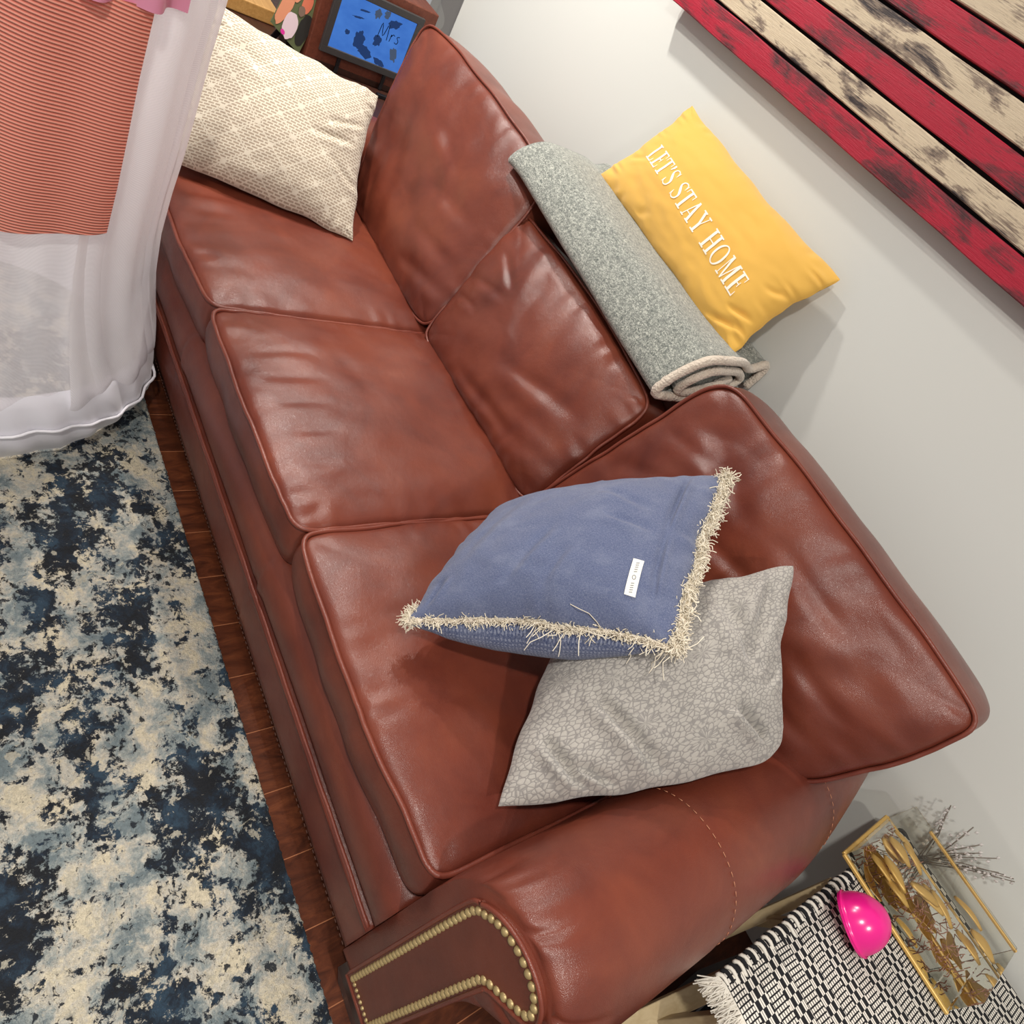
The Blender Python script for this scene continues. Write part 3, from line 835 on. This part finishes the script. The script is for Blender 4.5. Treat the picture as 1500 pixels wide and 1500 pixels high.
def lettering(text, f, N, u0, u1, vb, vt, sp=.10, gap=.42):
    tot = sum((G[c][0]+sp) if c != ' ' else gap for c in text)-sp
    x = 0; ink = plain('white_ink', srgb(248, 242, 226), .7)
    for c in text:
        if c == ' ': x += gap; continue
        vs = []; fs = []
        for qd in G[c][1]:
            a, b, cc, d = [V((p[0], p[1], 0)) for p in qd]; m = 4; k = len(vs)
            for j in range(m+1):
                for i in range(m+1):
                    p = (a.lerp(b, i/m)).lerp(d.lerp(cc, i/m), j/m)
                    uu = (x+p.x)/tot; vv = p.y
                    vbb = vb[0]+(vb[1]-vb[0])*uu; vtt = vt[0]+(vt[1]-vt[0])*uu
                    vs.append(f(u0+(u1-u0)*uu, vbb+(vtt-vbb)*vv, 1)+N*.0013)
            for j in range(m):
                for i in range(m): fs.append((k+j*(m+1)+i, k+j*(m+1)+i+1, k+(j+1)*(m+1)+i+1, k+(j+1)*(m+1)+i))
        obj('printed_letter', (vs, fs), ink, yellow)['label'] = 'white printed serif letter'
        x += G[c][0]+sp
lettering("LET'S STAY HOME", f, N, .105, .85, (.41, .265), (.575, .455))

# ------------------------------------------------------------------ folded blanket on the back
bl = thing('folded_blanket', (-1.0, .84, .84), 'heathered grey blanket with cream sherpa lining, folded along the top of the sofa back', 'blanket')
path = [(.998, .882), (1.006, .925), (1.000, .950), (.957, .930), (.91, .946), (.86, .956), (.80, .962), (.745, .955), (.704, .915), (.680, .866), (.688, .846), (.74, .850), (.84, .862), (.925, .880), (.950, .900), (.903, .922), (.80, .933), (.752, .910), (.730, .874), (.745, .866), (.80, .882), (.86, .896), (.90, .902)]
PT = catmull([V((0, a, b)) for a, b in path], 130)
def bl_row(x, lift, shift, off=0.0, sq=1.0, flat=1.0):
    out = []
    for i, p in enumerate(PT):
        d = PT[min(i+1, 129)]-PT[max(i-1, 0)]; nn = V((0, -d.z, d.y)).normalized()
        q = p+nn*off
        y = .665+(q.y-.665)*sq
        z = .846+(q.z-.846)*flat
        out.append(V((x+.012*sin(y*18), y+shift+.003*noise.noise(V((x*7, i*.05, 0))), z+lift+.004*noise.noise(V((x*6, i*.05, 4))))))
    return out
def sheet(off):
    rows = []
    for k in range(60):
        s = k/59; x = -.628-.73*s
        lift = .072*s**1.1; shift = -.016*s
        if s > .9:
            e = (s-.9)/.1; lift -= .006*e*e
        rows.append(bl_row(x, lift, shift, off, 1-.1*max(0, s-.6), 1-.30*s))
    return rows
A = sheet(.005); B_ = sheet(-.005)
vs, fs = merge(loft(A, closed=False), loft([r for r in B_], closed=False))
n = 130
k = len(A)*n
for i in range(n-1):
    fs.append((i, i+1, k+i+1, k+i)); q = (len(A)-1)*n; fs.append((q+i+1, q+i, k+q+i, k+q+i+1))
for j in range(len(A)-1):
    fs.append((j*n, (j+1)*n, k+(j+1)*n, k+j*n))
    fs.append((j*n+n-1, k+j*n+n-1, k+(j+1)*n+n-1, (j+1)*n+n-1))
obj('knit_cover', (vs, fs), M_BLANKET, bl)
# stuffing of the fold so that it reads as thick cloth
def trim(row):
    rr = lambda i: .0100*(1+.18*noise.noise(V((i*.8, 3, 0))))
    pts = [p+V((.004, 0, 0)) for p in row]
    vs, fs = tube(pts, rr, 12)
    return vs, fs
e0 = bl_row(-.628, 0, 0)
obj('sherpa_trim', trim(e0), M_SHERPA, bl)['label'] = 'thick cream fleece edge'
# closed far end of the fold
e1 = A[-1]
cx = V((e1[0].x-.012, .80, .935))
vs = [p.copy() for p in e1]+[V((p.x-.008, cx.y+(p.y-cx.y)*.8, cx.z-.01+(p.z-cx.z+.01)*.6)) for p in e1]+[V((cx.x-.004, cx.y+(p.y-cx.y)*.3, cx.z-.01+(p.z-cx.z+.01)*.1)) for p in e1]
obj('folded_end', (vs, [(r*130+i, r*130+i+1, r*130+131+i, r*130+130+i) for r in (0, 1) for i in range(70)]), M_BLANKET, bl)

# ------------------------------------------------------------------ plank wall art
art = thing('plank_wall_art', (-.5, 1.0, 1.36), 'distressed crimson and cream striped wooden plank art hung on the wall', 'wall art')
m_red = m_art('crimson_paint', (176, 12, 48), (122, 30, 44), (66, 30, 34), (.46, .52))
m_crm = m_art('cream_paint', (212, 194, 166), (140, 122, 106), (44, 34, 38), (.455, .50))
def plank(z0, z1, mat, sd, x0=-1.487, x1=.55, th=.03):
    nx = 90
    rows = []
    for i in range(nx):
        x = x0+(x1-x0)*i/(nx-1)
        w = .0016*noise.noise(V((x*6, sd, 0))); w2 = .0016*noise.noise(V((x*6, sd, 5)))
        y0 = WY-.020-th; y1 = WY-.020
        rows.append([V((x, y1, z0+w)), V((x, y0+.002, z0+w)), V((x, y0, z0+.002+w)), V((x, y0-.0006+.0006*noise.noise(V((x*9, sd, 2))), (z0+z1)/2)), V((x, y0, z1-.002+w2)), V((x, y0+.002, z1+w2)), V((x, y1, z1+w2))])
    return obj('plank', loft(rows, caps=True), mat, art, smooth=False)
zz = 1.356; hs = [.058, .052, .056, .056, .056, .056, .056]
for i, h in enumerate(hs):
    p = plank(zz, zz+h-.006, m_red if i % 2 == 0 else m_crm, i*3.1)
    p['label'] = 'crimson painted board' if i % 2 == 0 else 'cream painted board'
    zz += h
obj('gap_shade_sheet', box(-1.48, .54, WY-.026, WY-.0205, 1.362, zz-.012), plain('gap_shade_black', srgb(30, 24, 26), .8), art, smooth=False)  # added dark sheet: its colour stands in for shade in the plank gaps
for x in (-1.2, -.4, .3): obj('batten', box(x, x+.05, WY-.0205, WY-.001, 1.37, zz-.01), M_DARKWOOD, art, smooth=False)

# ------------------------------------------------------------------ far end table with picture frames
et = thing('end_table', (-2.45, .62, 0), 'dark brown wooden end table beyond the far arm of the sofa', 'table')
obj('tabletop', box(-2.80, -2.12, .22, .97, .585, .615, .005), M_DARKWOOD, et, smooth=False)
for x in (-2.76, -2.16):
    for y in (.26, .93): obj('leg', box(x-.02, x+.02, y-.02, y+.02, 0, .585, .003), M_DARKWOOD, et, smooth=False)
cab = thing('wooden_box', (-2.41, .72, .615), 'upright reddish wooden box at the wall end of the far end table', 'box')
obj('carcass', box(-2.50, -2.374, .555, .95, .6155, .90, .004), M_REDWOOD, cab, smooth=False)
obj('base_strip', box(-2.374, -2.370, .555, .95, .615, .632, .001), M_DARKWOOD, cab, smooth=False)
df = thing('digital_photo_frame', (-2.36, .72, .63), 'black digital picture frame glowing blue on the far end table', 'picture frame')
X0 = -2.356
obj('bezel', merge(box(X0-.008, X0+.006, .585, .895, .668, .690, .002), box(X0-.008, X0+.006, .585, .895, .855, .877, .002), box(X0-.008, X0+.006, .585, .607, .688, .857, .002), box(X0-.008, X0+.006, .873, .895, .688, .857, .002)), plain('frame_grey', srgb(62, 60, 60), .4), df, smooth=False)
obj('stand', merge(beam((X0-.004, .66, .616), (X0-.004, .66, .67), .012, .008), beam((X0-.004, .83, .616), (X0-.004, .83, .67), .012, .008)), M_BLACK, df, smooth=False)
ts = NT('screen_blue'); uv = ts.uv
g = ts.n('SeparateXYZ', {0: uv})
c = ts.mix(ts.noise(uv, 3, 3), srgb(50, 100, 190), srgb(92, 150, 236))
em = ts.n('Emission', {'Color': c, 'Strength': .75}); ts.t.links.new(em.outputs[0], ts.out.inputs[0])
vs, fs, u_ = grid(2, 2, lambda u, v: V((X0+.001, .607+.266*u, .690+.165*v)))
scr = obj('screen', (vs, fs), ts.m, df, smooth=False, uv=u_)
def em_mat(name, col, s=.6):
    t = NT(name); e = t.n('Emission', {'Color': srgb(*col), 'Strength': s}); t.t.links.new(e.outputs[0], t.out.inputs[0]); return t.m
def blob(cy, cz, ry, rz, x, n=20, rot=0, jit=.15, sd=0):
    vs = []
    for k in range(n):
        q = 2*pi*k/n; r = 1+jit*noise.noise(V((cos(q)*2, sin(q)*2, sd)))
        a, b = ry*cos(q)*r, rz*sin(q)*r
        vs.append(V((x, cy+a*cos(rot)-b*sin(rot), cz+a*sin(rot)+b*cos(rot))))
    return vs, [tuple(range(n))]
xs = X0+.0018
sdk = em_mat('screen_dark', (52, 80, 136), .5); sdm = em_mat('screen_mid', (96, 112, 140), .5)
for q_, (cy_, cz_, ry_, rz_, ro_) in enumerate([(.735, .835, .012, .014, 0), (.765, .842, .010, .012, 0), (.80, .825, .022, .012, .3), (.70, .742, .018, .026, 0), (.73, .715, .03, .016, -.4), (.69, .826, .018, .003, .1),
              (.675, .802, .02, .003, .1), (.83, .74, .012, .022, .4), (.655, .75, .009, .007, 0), (.76, .76, .014, .018, 0), (.79, .70, .024, .009, -.3)]):
    obj('screen_shape', blob(cy_, cz_, ry_, rz_, xs+.0001*q_, n=26, rot=ro_, jit=.55, sd=q_), sdm if q_ in (0, 1, 7) else sdk, scr, smooth=False)
# handwriting on the screen reading Mrs
def sc(y, z): return V((xs+.0016, .755+y*.055, .772+z*.05))
hw = [[(0, 0), (.08, .9), (.3, .15), (.5, .95), (.62, 0)], [(.8, 0), (.84, .45), (.82, .3), (.95, .48), (1.05, .42)], [(1.38, .48), (1.22, .4), (1.36, .2), (1.3, .02), (1.14, .06)]]
obj('screen_script', merge(*[tube(catmull([sc(*p) for p in st_], 24), .0012, 5) for st_ in hw]), em_mat('script_dark', (14, 22, 44), .4), scr)
obj('button_bar', box(-2.30, -2.285, .79, .845, .616, .628, .002), M_BLACK, thing('remote_control', (-2.29, .82, .615), 'small black remote lying before the glowing picture frame', 'remote'), smooth=False)

# portrait print
ph = thing('photo_print', (-2.42, .5, .615), 'glossy family photo print showing two smiling people and a child, standing on the end table', 'photo')
P0 = V((-2.37, .425, .687)); pu = V((-.01, .112, -.062)); pv = V((-.03, .045, .150)); pn = pu.cross(pv).normalized()
if pn.x < 0: pn = -pn
def card(a0, a1, b0, b1, d): return [P0+pu*a+pv*b+pn*d for a, b in ((a0, b0), (a1, b0), (a1, b1), (a0, b1))]
r1 = card(0, 1, 0, 1, 0); r2 = card(0, 1, 0, 1, -.003)
obj('print_card', (r1+r2, [(0, 1, 2, 3), (7, 6, 5, 4), (0, 4, 5, 1), (1, 5, 6, 2), (2, 6, 7, 3), (3, 7, 4, 0)]), plain('photo_green', srgb(96, 104, 72), .35), ph, smooth=False)
def pb(a, b, ra, rb, d, rot=0, sd=0, n=22):
    vs = []
    for k in range(n):
        q = 2*pi*k/n; r = 1+.14*noise.noise(V((cos(q)*2, sin(q)*2, sd)))
        x, y = ra*cos(q)*r, rb*sin(q)*r
        vs.append(P0+pu*(a+x*cos(rot)-y*sin(rot))+pv*(b+x*sin(rot)+y*cos(rot))+pn*d)
    return vs, [tuple(range(n))]
skin = plain('photo_skin', srgb(222, 150, 116), .35)
obj('dark_suit', pb(.83, .38, .17, .30, .0008, sd=1), plain('photo_suit', srgb(44, 44, 42), .35), ph, smooth=False)
obj('bare_arm', merge(pb(.16, .42, .15, .36, .0012, rot=-.15, sd=2), pb(.30, .78, .13, .16, .0014, sd=3)), skin, ph, smooth=False)
obj('blond_hair', pb(.28, .90, .15, .10, .0016, sd=4), plain('photo_hair', srgb(206, 170, 116), .35), ph, smooth=False)
obj('bald_head', pb(.62, .78, .14, .19, .0018, sd=5), plain('photo_skin_ruddy', srgb(214, 120, 92), .35), ph, smooth=False)
obj('grey_beard', pb(.57, .60, .10, .09, .0021, sd=6), plain('photo_beard', srgb(128, 106, 92), .35), ph, smooth=False)
obj('child_dress', pb(.46, .24, .20, .24, .0024, sd=7), plain('photo_dress', srgb(228, 206, 214), .35), ph, smooth=False)
obj('magenta_toy', pb(.36, .05, .07, .04, .0027, sd=8), plain('photo_magenta', srgb(226, 60, 160), .35), ph, smooth=False)
obj('easel_back', beam(P0+pu*.5-pn*.004+pv*.6, V(((P0+pu*.5-pn*.07).x, (P0+pu*.5-pn*.07).y, .617)), .02, .004), M_BLACK, ph, smooth=False)
dk = thing('dark_glass_box', (-2.42, .53, .615), 'small dark glass box between the photo print and the glowing frame', 'box')
obj('body', box(-2.49, -2.42, .505, .545, .616, .69, .003), M_BLACK, dk, smooth=False)
tr = thing('wooden_tray', (-2.6, .36, .615), 'honey coloured wooden tray at the back of the far end table', 'tray')
obj('panel', box(-2.72, -2.56, .24, .52, .616, .66, .004), m_wood('honey_wood', (170, 124, 66), (198, 152, 90)), tr, smooth=False)
bf = thing('small_picture_frame', (-2.62, .6, .615), 'small dark framed blue picture behind the photo print', 'picture frame')
obj('frame', box(-2.64, -2.625, .57, .66, .617, .76, .003), M_BLACK, bf, smooth=False)
obj('picture', box(-2.625, -2.6235, .582, .648, .632, .748), plain('picture_blue', srgb(40, 66, 104), .4), bf, smooth=False)

# patterned curtain in the room beyond
tc = NT('curtain_print'); uvc = tc.uv
v1 = tc.n('TexVoronoi', {'Vector': tc.map(uvc, (5, 7, 1)), 'Scale': 1., 'Randomness': .5}).outputs[0]
tc.bsdf(tc.mix(tc.math('LESS_THAN', v1, .42), srgb(176, 174, 172), srgb(196, 196, 192)), .9)
vs, fs, uvv = grid(120, 4, lambda u, v: V((-4.6+2.1*u, 2.2+.03*sin(u*60), .02+2.2*v)))
tag(obj('patterned_curtain', (vs, fs), tc.m, uv=uvv), 'grey curtain with pale round motifs in the room beyond the wall corner', 'curtain')
# lamp base behind the box: pebbled white vase
tl = thing('white_vase', (-2.62, .80, .615), 'textured white ceramic vase behind the upright wooden box', 'vase')
obj('body', lathe([(.001, 0), (.05, 0), (.07, .06), (.075, .14), (.06, .24), (.035, .31), (.03, .34), (.034, .35), (.025, .345)], (-2.60, .83, .616), n=32), plain('vase_white', srgb(226, 222, 212), .5), tl)

# ------------------------------------------------------------------ side table at the near arm
sd = thing('side_table', (.52, .62, 0), 'pale wooden side table with crossed legs beside the near sofa arm', 'table')
obj('tabletop', box(.322, .80, .352, .97, .520, .540, .004), M_PALEWOOD, sd, smooth=False)
for x in (.345, .775):
    obj('leg', beam((x, .283, .008), (x, .525, .519), .020, .034, up=V((1, 0, 0))), M_PALEWOOD, sd, smooth=False)
    obj('leg', beam((x+.021, .47, .008), (x+.021, .365, .519), .018, .026, up=V((1, 0, 0))), M_PALEWOOD, sd, smooth=False)
    obj('leg', beam((x-.026, .60, .008), (x-.026, .735, .519), .016, .022, up=V((1, 0, 0))), M_PALEWOOD, sd, smooth=False)
    obj('leg', beam((x-.011, .93, .008), (x-.011, .60, .519), .014, .020, up=V((1, 0, 0))), M_PALEWOOD, sd, smooth=False)
# navy bin below
bn = thing('storage_bin', (.55, .60, 0), 'navy fabric storage bin on the floor under the side table', 'bin')
rows = [[V((cx_, cy_, z)) for cx_, cy_ in ((.40-e, .36-e), (.72+e, .36-e), (.72+e, .80+e), (.40-e, .80+e))] for z, e in ((0.005, 0), (.12, .004), (.22, .008), (.225, .002), (.215, -.004), (.02, -.010))]
obj('body', loft(rows, caps=True), m_fabric('navy_canvas', (26, 30, 46), 60, .4), bn, smooth=False)

# runner
def runner():
    x0, x1, y0, y1 = .300, .66, .345, 1.0
    def f(u, v):
        x = x0+(x1-x0)*u; y = y0+(y1-y0)*v
        z = .5455+.0012*noise.noise(V((x*20, y*20, 0)))+.002*exp(-((x-x0)/.01)**2)*sin(y*230)
        # the front end droops over the table edge
        if x < .315: z -= (.315-x)**2*20
        x += .03*(y-.345)
        return V((x+.004*noise.noise(V((y*22, 0, 0)))*(1-u), y, z))
    vs, fs, uv = grid(60, 110, f)
    uvm = [(v*(y1-y0), u*(x1-x0)) for u, v in uv]
    return vs, fs, uvm, f
rt = thing('table_runner', (.45, .66, .541), 'black and white woven table runner with frayed end, spread over the side table', 'table runner')
vs, fs, uvm, rf = runner()
ob = obj('woven_cloth', (vs, fs), m_runner(), rt, uv=uvm)
so = ob.modifiers.new('thick', 'SOLIDIFY'); so.thickness = .003; so.offset = -1
parts = []; rnd = random.Random(4)
for k in range(760):
    u = rnd.random(); p = rf(u, 0); d = V((rnd.gauss(0, .25), -1, -.55)).normalized(); pts = [p]
    for j in range(4):
        d = (d+V((rnd.gauss(0, .2), rnd.gauss(0, .1), rnd.gauss(0, .1)-.25))).normalized(); pts.append(pts[-1]+d*.0095*rnd.uniform(.7, 1.2))
    parts.append(tube(pts, .0011, 4, cap=False))
tag(obj('cotton_fringe', merge(*parts), plain('fringe_white', srgb(226, 220, 208), .95), rt), 'loose white yarn ends', kind='stuff')
# raised black and white yarn loops along the selvedge
lp = []; lw = []
for k in range(64):
    v = k/64; p = rf(0.004, v)
    arc = [p+V((-.003, 0, -.003)), p+V((-.002, .002, .003)), p+V((.006, .004, .005)), p+V((.012+.004*rnd.random(), .005, .003)), p+V((.015+.008*rnd.random(), .006+.003*rnd.random(), .0))]
    (lp if k % 2 else lw).append(tube(catmull(arc, 8), .0032, 6))
obj('selvedge_yarn', merge(*lp), plain('yarn_black', srgb(24, 24, 28), .95), rt)
obj('selvedge_yarn', merge(*lw), plain('yarn_white', srgb(232, 226, 214), .95), rt)

# pink half-shell
pb_ = thing('pink_cup', (.385, .675, .547), 'glossy hot pink plastic half-egg cup lying tipped on the woven runner', 'cup')
ax = V((.204, .361, .906)).normalized(); cc = V((.366, .652, .571))
prof = []
Rr, Hh = .049, .060
for k in range(15):
    q = k/14*pi/2; prof.append((max(.0003, Rr*cos(pi/2-q)), Hh*sin(pi/2-q)))
prof = prof+[(Rr+.0016, 0), (Rr+.0016, -.004), (Rr, -.005), (Rr-.0015, -.004)]+[(max(.0003, (Rr-.0016)*sin(q/10*pi/2)), (Hh-.0016)*cos(q/10*pi/2)) for q in range(10, -1, -1)]
obj('shell', lathe(prof, cc, ax, 48), plain('hot_pink_plastic', srgb(244, 30, 140), .22, Specular_IOR_Level=.6, Subsurface_Weight=.1), pb_)
vsr, fsr = lathe([(Rr+.0012, .003), (Rr+.0030, .0015), (Rr+.0030, -.0005), (Rr+.0012, -.002)], cc, ax, 48)
obj('rim_band', (vsr, fsr), plain('hot_pink_rim', srgb(240, 26, 136), .22), pb_)

# clear box with gilded leaves
gb = thing('gilded_display_box', (.42, .88, .547), 'clear acrylic box with gold edges holding gilded leaves, standing on the runner', 'box')
tg_ = NT('clear_acrylic')
_fr = tg_.n('Fresnel', {'IOR': 1.35}); _gl = tg_.n('BsdfGlossy', {'Color': (.95, .95, .93, 1), 'Roughness': .03}); _tr = tg_.n('BsdfTransparent', {'Color': (.93, .93, .9, 1)})
_mx = tg_.n('MixShader', {0: _fr.outputs[0], 1: _tr.outputs[0], 2: _gl.outputs[0]}); tg_.t.links.new(_mx.outputs[0], tg_.out.inputs[0])
GX0, GX1, GY0, GY1, GZ0, GZ1 = .285, .56, .765, .965, .549, .625
obj('clear_cover', box(GX0+.003, GX1-.003, GY0+.003, GY1-.003, GZ0+.006, GZ1, .002), tg_.m, gb, smooth=False)
M_GOLD = plain('gold_leaf', srgb(222, 182, 104), .38, Metallic=.25)
obj('gold_base', merge(box(GX0, GX1, GY0, GY1, GZ0, GZ0+.005, .001)), plain('gold_mirror', srgb(200, 178, 140), .2, Metallic=.3), gb, smooth=False)
obj('gold_edging', merge(beam((GX0, GY0, GZ0+.004), (GX0, GY1, GZ0+.004), .007, .007), beam((GX0, GY0, GZ0+.004), (GX1, GY0, GZ0+.004), .007, .007, up=V((0, 1, 0))), beam((GX0, GY1, GZ0+.004), (GX1, GY1, GZ0+.004), .007, .007, up=V((0, 1, 0))),
                         beam((GX0+.05, GY1-.01, GZ1-.004), (GX1, GY1-.01, GZ1-.004), .006, .006, up=V((0, 1, 0)))), M_GOLD, gb, smooth=False)
def leaf(c, d, L, W, tilt, name='gilded_leaf', mat=None):
    c = V(c); d = V(d).normalized(); s = d.cross(V((0, 0, 1))).normalized(); up = s.cross(d).normalized()
    up = up*cos(tilt)+s*sin(tilt); s = d.cross(up).normalized()
    def f(u, v):
        a = u; w = W*sin(pi*min(1, a**.8))**.8*(2*v-1)
        return c+d*L*(a-.5)+s*w+up*(.006*sin(pi*a)+.004*(2*v-1)**2*-1)
    vs, fs, uv = grid(12, 7, f)
    o = obj(name, (vs, fs), mat or M_GOLD, gb); m = o.modifiers.new('thick', 'SOLIDIFY'); m.thickness = .0012
    return o
rnd = random.Random(11)
for k in range(15):
    x = rnd.uniform(GX0+.03, GX1-.03); y = rnd.uniform(GY0+.03, GY1-.03); q = rnd.uniform(-1.4, -.5)
    leaf((x, y, GZ0+.012+.045*rnd.random()), (cos(q+pi/3), sin(q+pi/3)*.9, rnd.uniform(-.05, .2)), rnd.uniform(.05, .07), rnd.uniform(.010, .014), rnd.uniform(-.25, .25))
mo = []
for k in range(240):
    x = rnd.uniform(GX0+.012, GX1-.012); y = rnd.uniform(GY0+.012, GY1-.012); p = V((x, y, GZ0+.006))
    mo.append(tube([p, p+V((rnd.gauss(0, .006), rnd.gauss(0, .006), rnd.uniform(.002, .012)))], .0009, 4))
tag(obj('dried_moss', merge(*mo), plain('moss_mauve', srgb(176, 128, 108), .9), gb), 'mauve brown dried sprigs', kind='stuff')
# silvery sprig behind
sg = thing('silver_sprig', (.36, .985, .547), 'silvery dried sprig standing behind the gilded box near the wall', 'dried flowers')
sp_ = []; stm = []
for k in range(14):
    a = rnd.uniform(-.9, .9); b = V((.37+.02*k/14, .978, .549)); tip = b+V((sin(a)*.10, rnd.uniform(-.01, .015), .10+.05*rnd.random()))
    stm.append(tube([b, b.lerp(tip, .5)+V((0, 0, .01)), tip], .0011, 4))
    for q in range(9):
        c_ = b.lerp(tip, .4+.07*q)+V((rnd.gauss(0, .004), rnd.gauss(0, .003), rnd.gauss(0, .004)))
        sp_.append(lathe([(.0002, -.004), (.0032, 0), (.0002, .004)], c_, V((rnd.random(), rnd.random()-.5, 1)), 6))
obj('stem', merge(*stm), plain('stem_grey', srgb(120, 110, 100), .7), sg)
tag(obj('blossoms', merge(*sp_), plain('sprig_silver', srgb(206, 200, 196), .5), sg), None, kind='stuff')

# ------------------------------------------------------------------ white tulle play canopy
cn = thing('play_canopy', (-1.56, -.385, 0), 'white tulle play canopy with satin hem before the far sofa seat', 'canopy')
CX, CY = -1.56, -.385
RT = [(0, .36), (.03, .37), (.1, .385), (.2, .392), (.3, .366), (.4, .352), (.5, .348), (.6, .353), (.7, .362), (.8, .368), (.9, .373), (1., .382), (1.3, .39)]
def rad(z):
    for (a, ra), (b, rb) in zip(RT, RT[1:]):
        if a <= z <= b:
            t_ = (z-a)/(b-a); return ra+(rb-ra)*t_
    return RT[-1][1]
def cyl(th0, th1, z0, z1, rf, nx=160, nz=60):
    def f(u, v):
        q = math.radians(th0+(th1-th0)*u); z = z0+(z1-z0)*v; r = rf(math.degrees(q), z)
        return V((CX+r*cos(q), min(CY+r*sin(q), -.028+.004*sin(q*40)), z))
    vs, fs, uv = grid(nx, nz, f)
    return vs, fs, [(a, b) for a, b in uv]
def fold(th, z, k=1., amp=.010): return amp*(sin(math.radians(th)*11*k+1.2*sin(z*3)+z*2)+.5*sin(math.radians(th)*23*k+z*4))
v_, f_, u_ = cyl(-130, 230, .10, 1.22, lambda th, z: rad(z)-.008+fold(th, z)*.7, 300, 50)
obj('inner_tulle', (v_, f_), m_tulle('tulle_inner', (250, 247, 250), .92, 190, .1), cn, uv=u_)
v_, f_, u_ = cyl(22, 74, .16, 1.22, lambda th, z: rad(z)+.002+fold(th, z, 1.4, .006), 120, 60)
# the overlapping panel sweeps aside towards its foot
v_ = [V((p.x, p.y, p.z)) for p in v_]
obj('outer_tulle', (v_, f_), m_tulle('tulle_outer', (252, 249, 251), .88, 150, -.12), cn, uv=u_)
# satin hem: puffy quilted ring
def hem(th, z):
    t_ = z/.215
    return rad(z)-.012+.034*sin(pi*min(1, max(0, t_)))+.006*noise.noise(V((th*.09, z*14, 0)))+.004*sin(math.radians(th)*34+z*30)*sin(pi*t_)
v_, f_, u_ = cyl(-130, 230, .016, .215, hem, 420, 26)
obj('satin_hem', (v_, f_), plain('white_satin', srgb(232, 230, 238), .38, Sheen_Weight=.4), cn, uv=u_)
pts = [V((CX+(hem(th, .13)+.006)*cos(math.radians(th)), min(-.024, CY+(hem(th, .13)+.006)*sin(math.radians(th))), .13+.012*sin(th*.12))) for th in range(-130, 230, 2)]
obj('hem_cord', tube(pts, .0035, 6, True), plain('satin_cord', srgb(240, 238, 244), .4), cn)
tcor = NT('coral_rib'); u0_ = tcor.uv
wv_ = tcor.n('TexWave', {'Vector': tcor.map(u0_, (1, 1, 1), (0, 0, .18)), 'Scale': 22., 'Distortion': .3}, bands_direction='Y').outputs[1]
tcor.bsdf(tcor.mix(wv_, srgb(226, 122, 104), srgb(246, 172, 152)), .8, tcor.bump(wv_, .6, .003))
v_, f_, u_ = cyl(-40, 29.5, .60, 1.015, lambda th, z: rad(z)+.014+.004*sin(th*.3), 80, 40)
obj('coral_panel', (v_, f_), tcor.m, cn, uv=u_)['label'] = 'ribbed coral fabric panel'
v_, f_, u_ = cyl(-40, 38, 1.012, 1.15, lambda th, z: rad(z)+.020+.012*sin(th*.5)*(1-(z-1.012)/.2)+.02*(z-1.012), 120, 16)
obj('pink_ruffle', (v_, f_), plain('pink_satin', srgb(226, 148, 176), .45), cn, uv=u_)['label'] = 'pink satin ruffle'
obj('top_hoop', tube([V((CX+.37*cos(q*pi/30), CY+.355*sin(q*pi/30), 1.22)) for q in range(60)], .006, 8, True), plain('hoop_white', srgb(236, 234, 236), .4), cn)

# ------------------------------------------------------------------ light
def lamp(x, y, z, size, power, col=(1, .93, .84), aim=None):
    l = bpy.data.lights.new('ceiling_downlight', 'AREA'); l.shape = 'DISK'; l.size = size; l.energy = power; l.color = col
    o = bpy.data.objects.new('ceiling_downlight', l); C.objects.link(o); o.location = (x, y, z)
    if aim: o.rotation_euler = (V(aim)-V((x, y, z))).to_track_quat('-Z', 'Y').to_euler()
    return o
lamp(-2.0, .40, 2.45, .10, 27, (1, .95, .88))
lamp(-2.0, -.25, 2.45, .10, 23, (1, .95, .88))
lamp(.1, -.85, 2.45, .12, 24, (1, .95, .88))
lamp(1.25, -.55, 2.45, .14, 22, (1, .95, .88))
w = bpy.data.worlds.new('World'); S.world = w; w.use_nodes = True
w.node_tree.nodes['Background'].inputs[0].default_value = (1, .98, .96, 1); w.node_tree.nodes['Background'].inputs[1].default_value = .33

# ------------------------------------------------------------------ camera
cam = bpy.data.cameras.new('camera'); co = bpy.data.objects.new('camera', cam); C.objects.link(co); S.camera = co
Rw = Matrix(((0.44214089, 0.75381534, 0.4860801), (0.78702828, -0.0661077, -0.61336471), (-0.43023009, 0.6537524, -0.62250291)))
# rows: image right, image down, viewing direction (world axes)
right, down, fwd = [V(r) for r in Rw]
m = Matrix((right, -down, -fwd)).transposed().to_4x4(); m.translation = V((0.0697, -0.5217, 1.4625))
co.matrix_world = m
cam.sensor_fit = 'HORIZONTAL'; cam.sensor_width = 36; cam.lens = 36*1024.93/1500
cam.clip_start = .02
S.view_settings.view_transform = 'Standard'; S.view_settings.look = 'None'; S.view_settings.gamma = 1; S.view_settings.use_curve_mapping = False
S.view_settings.exposure = 0.16
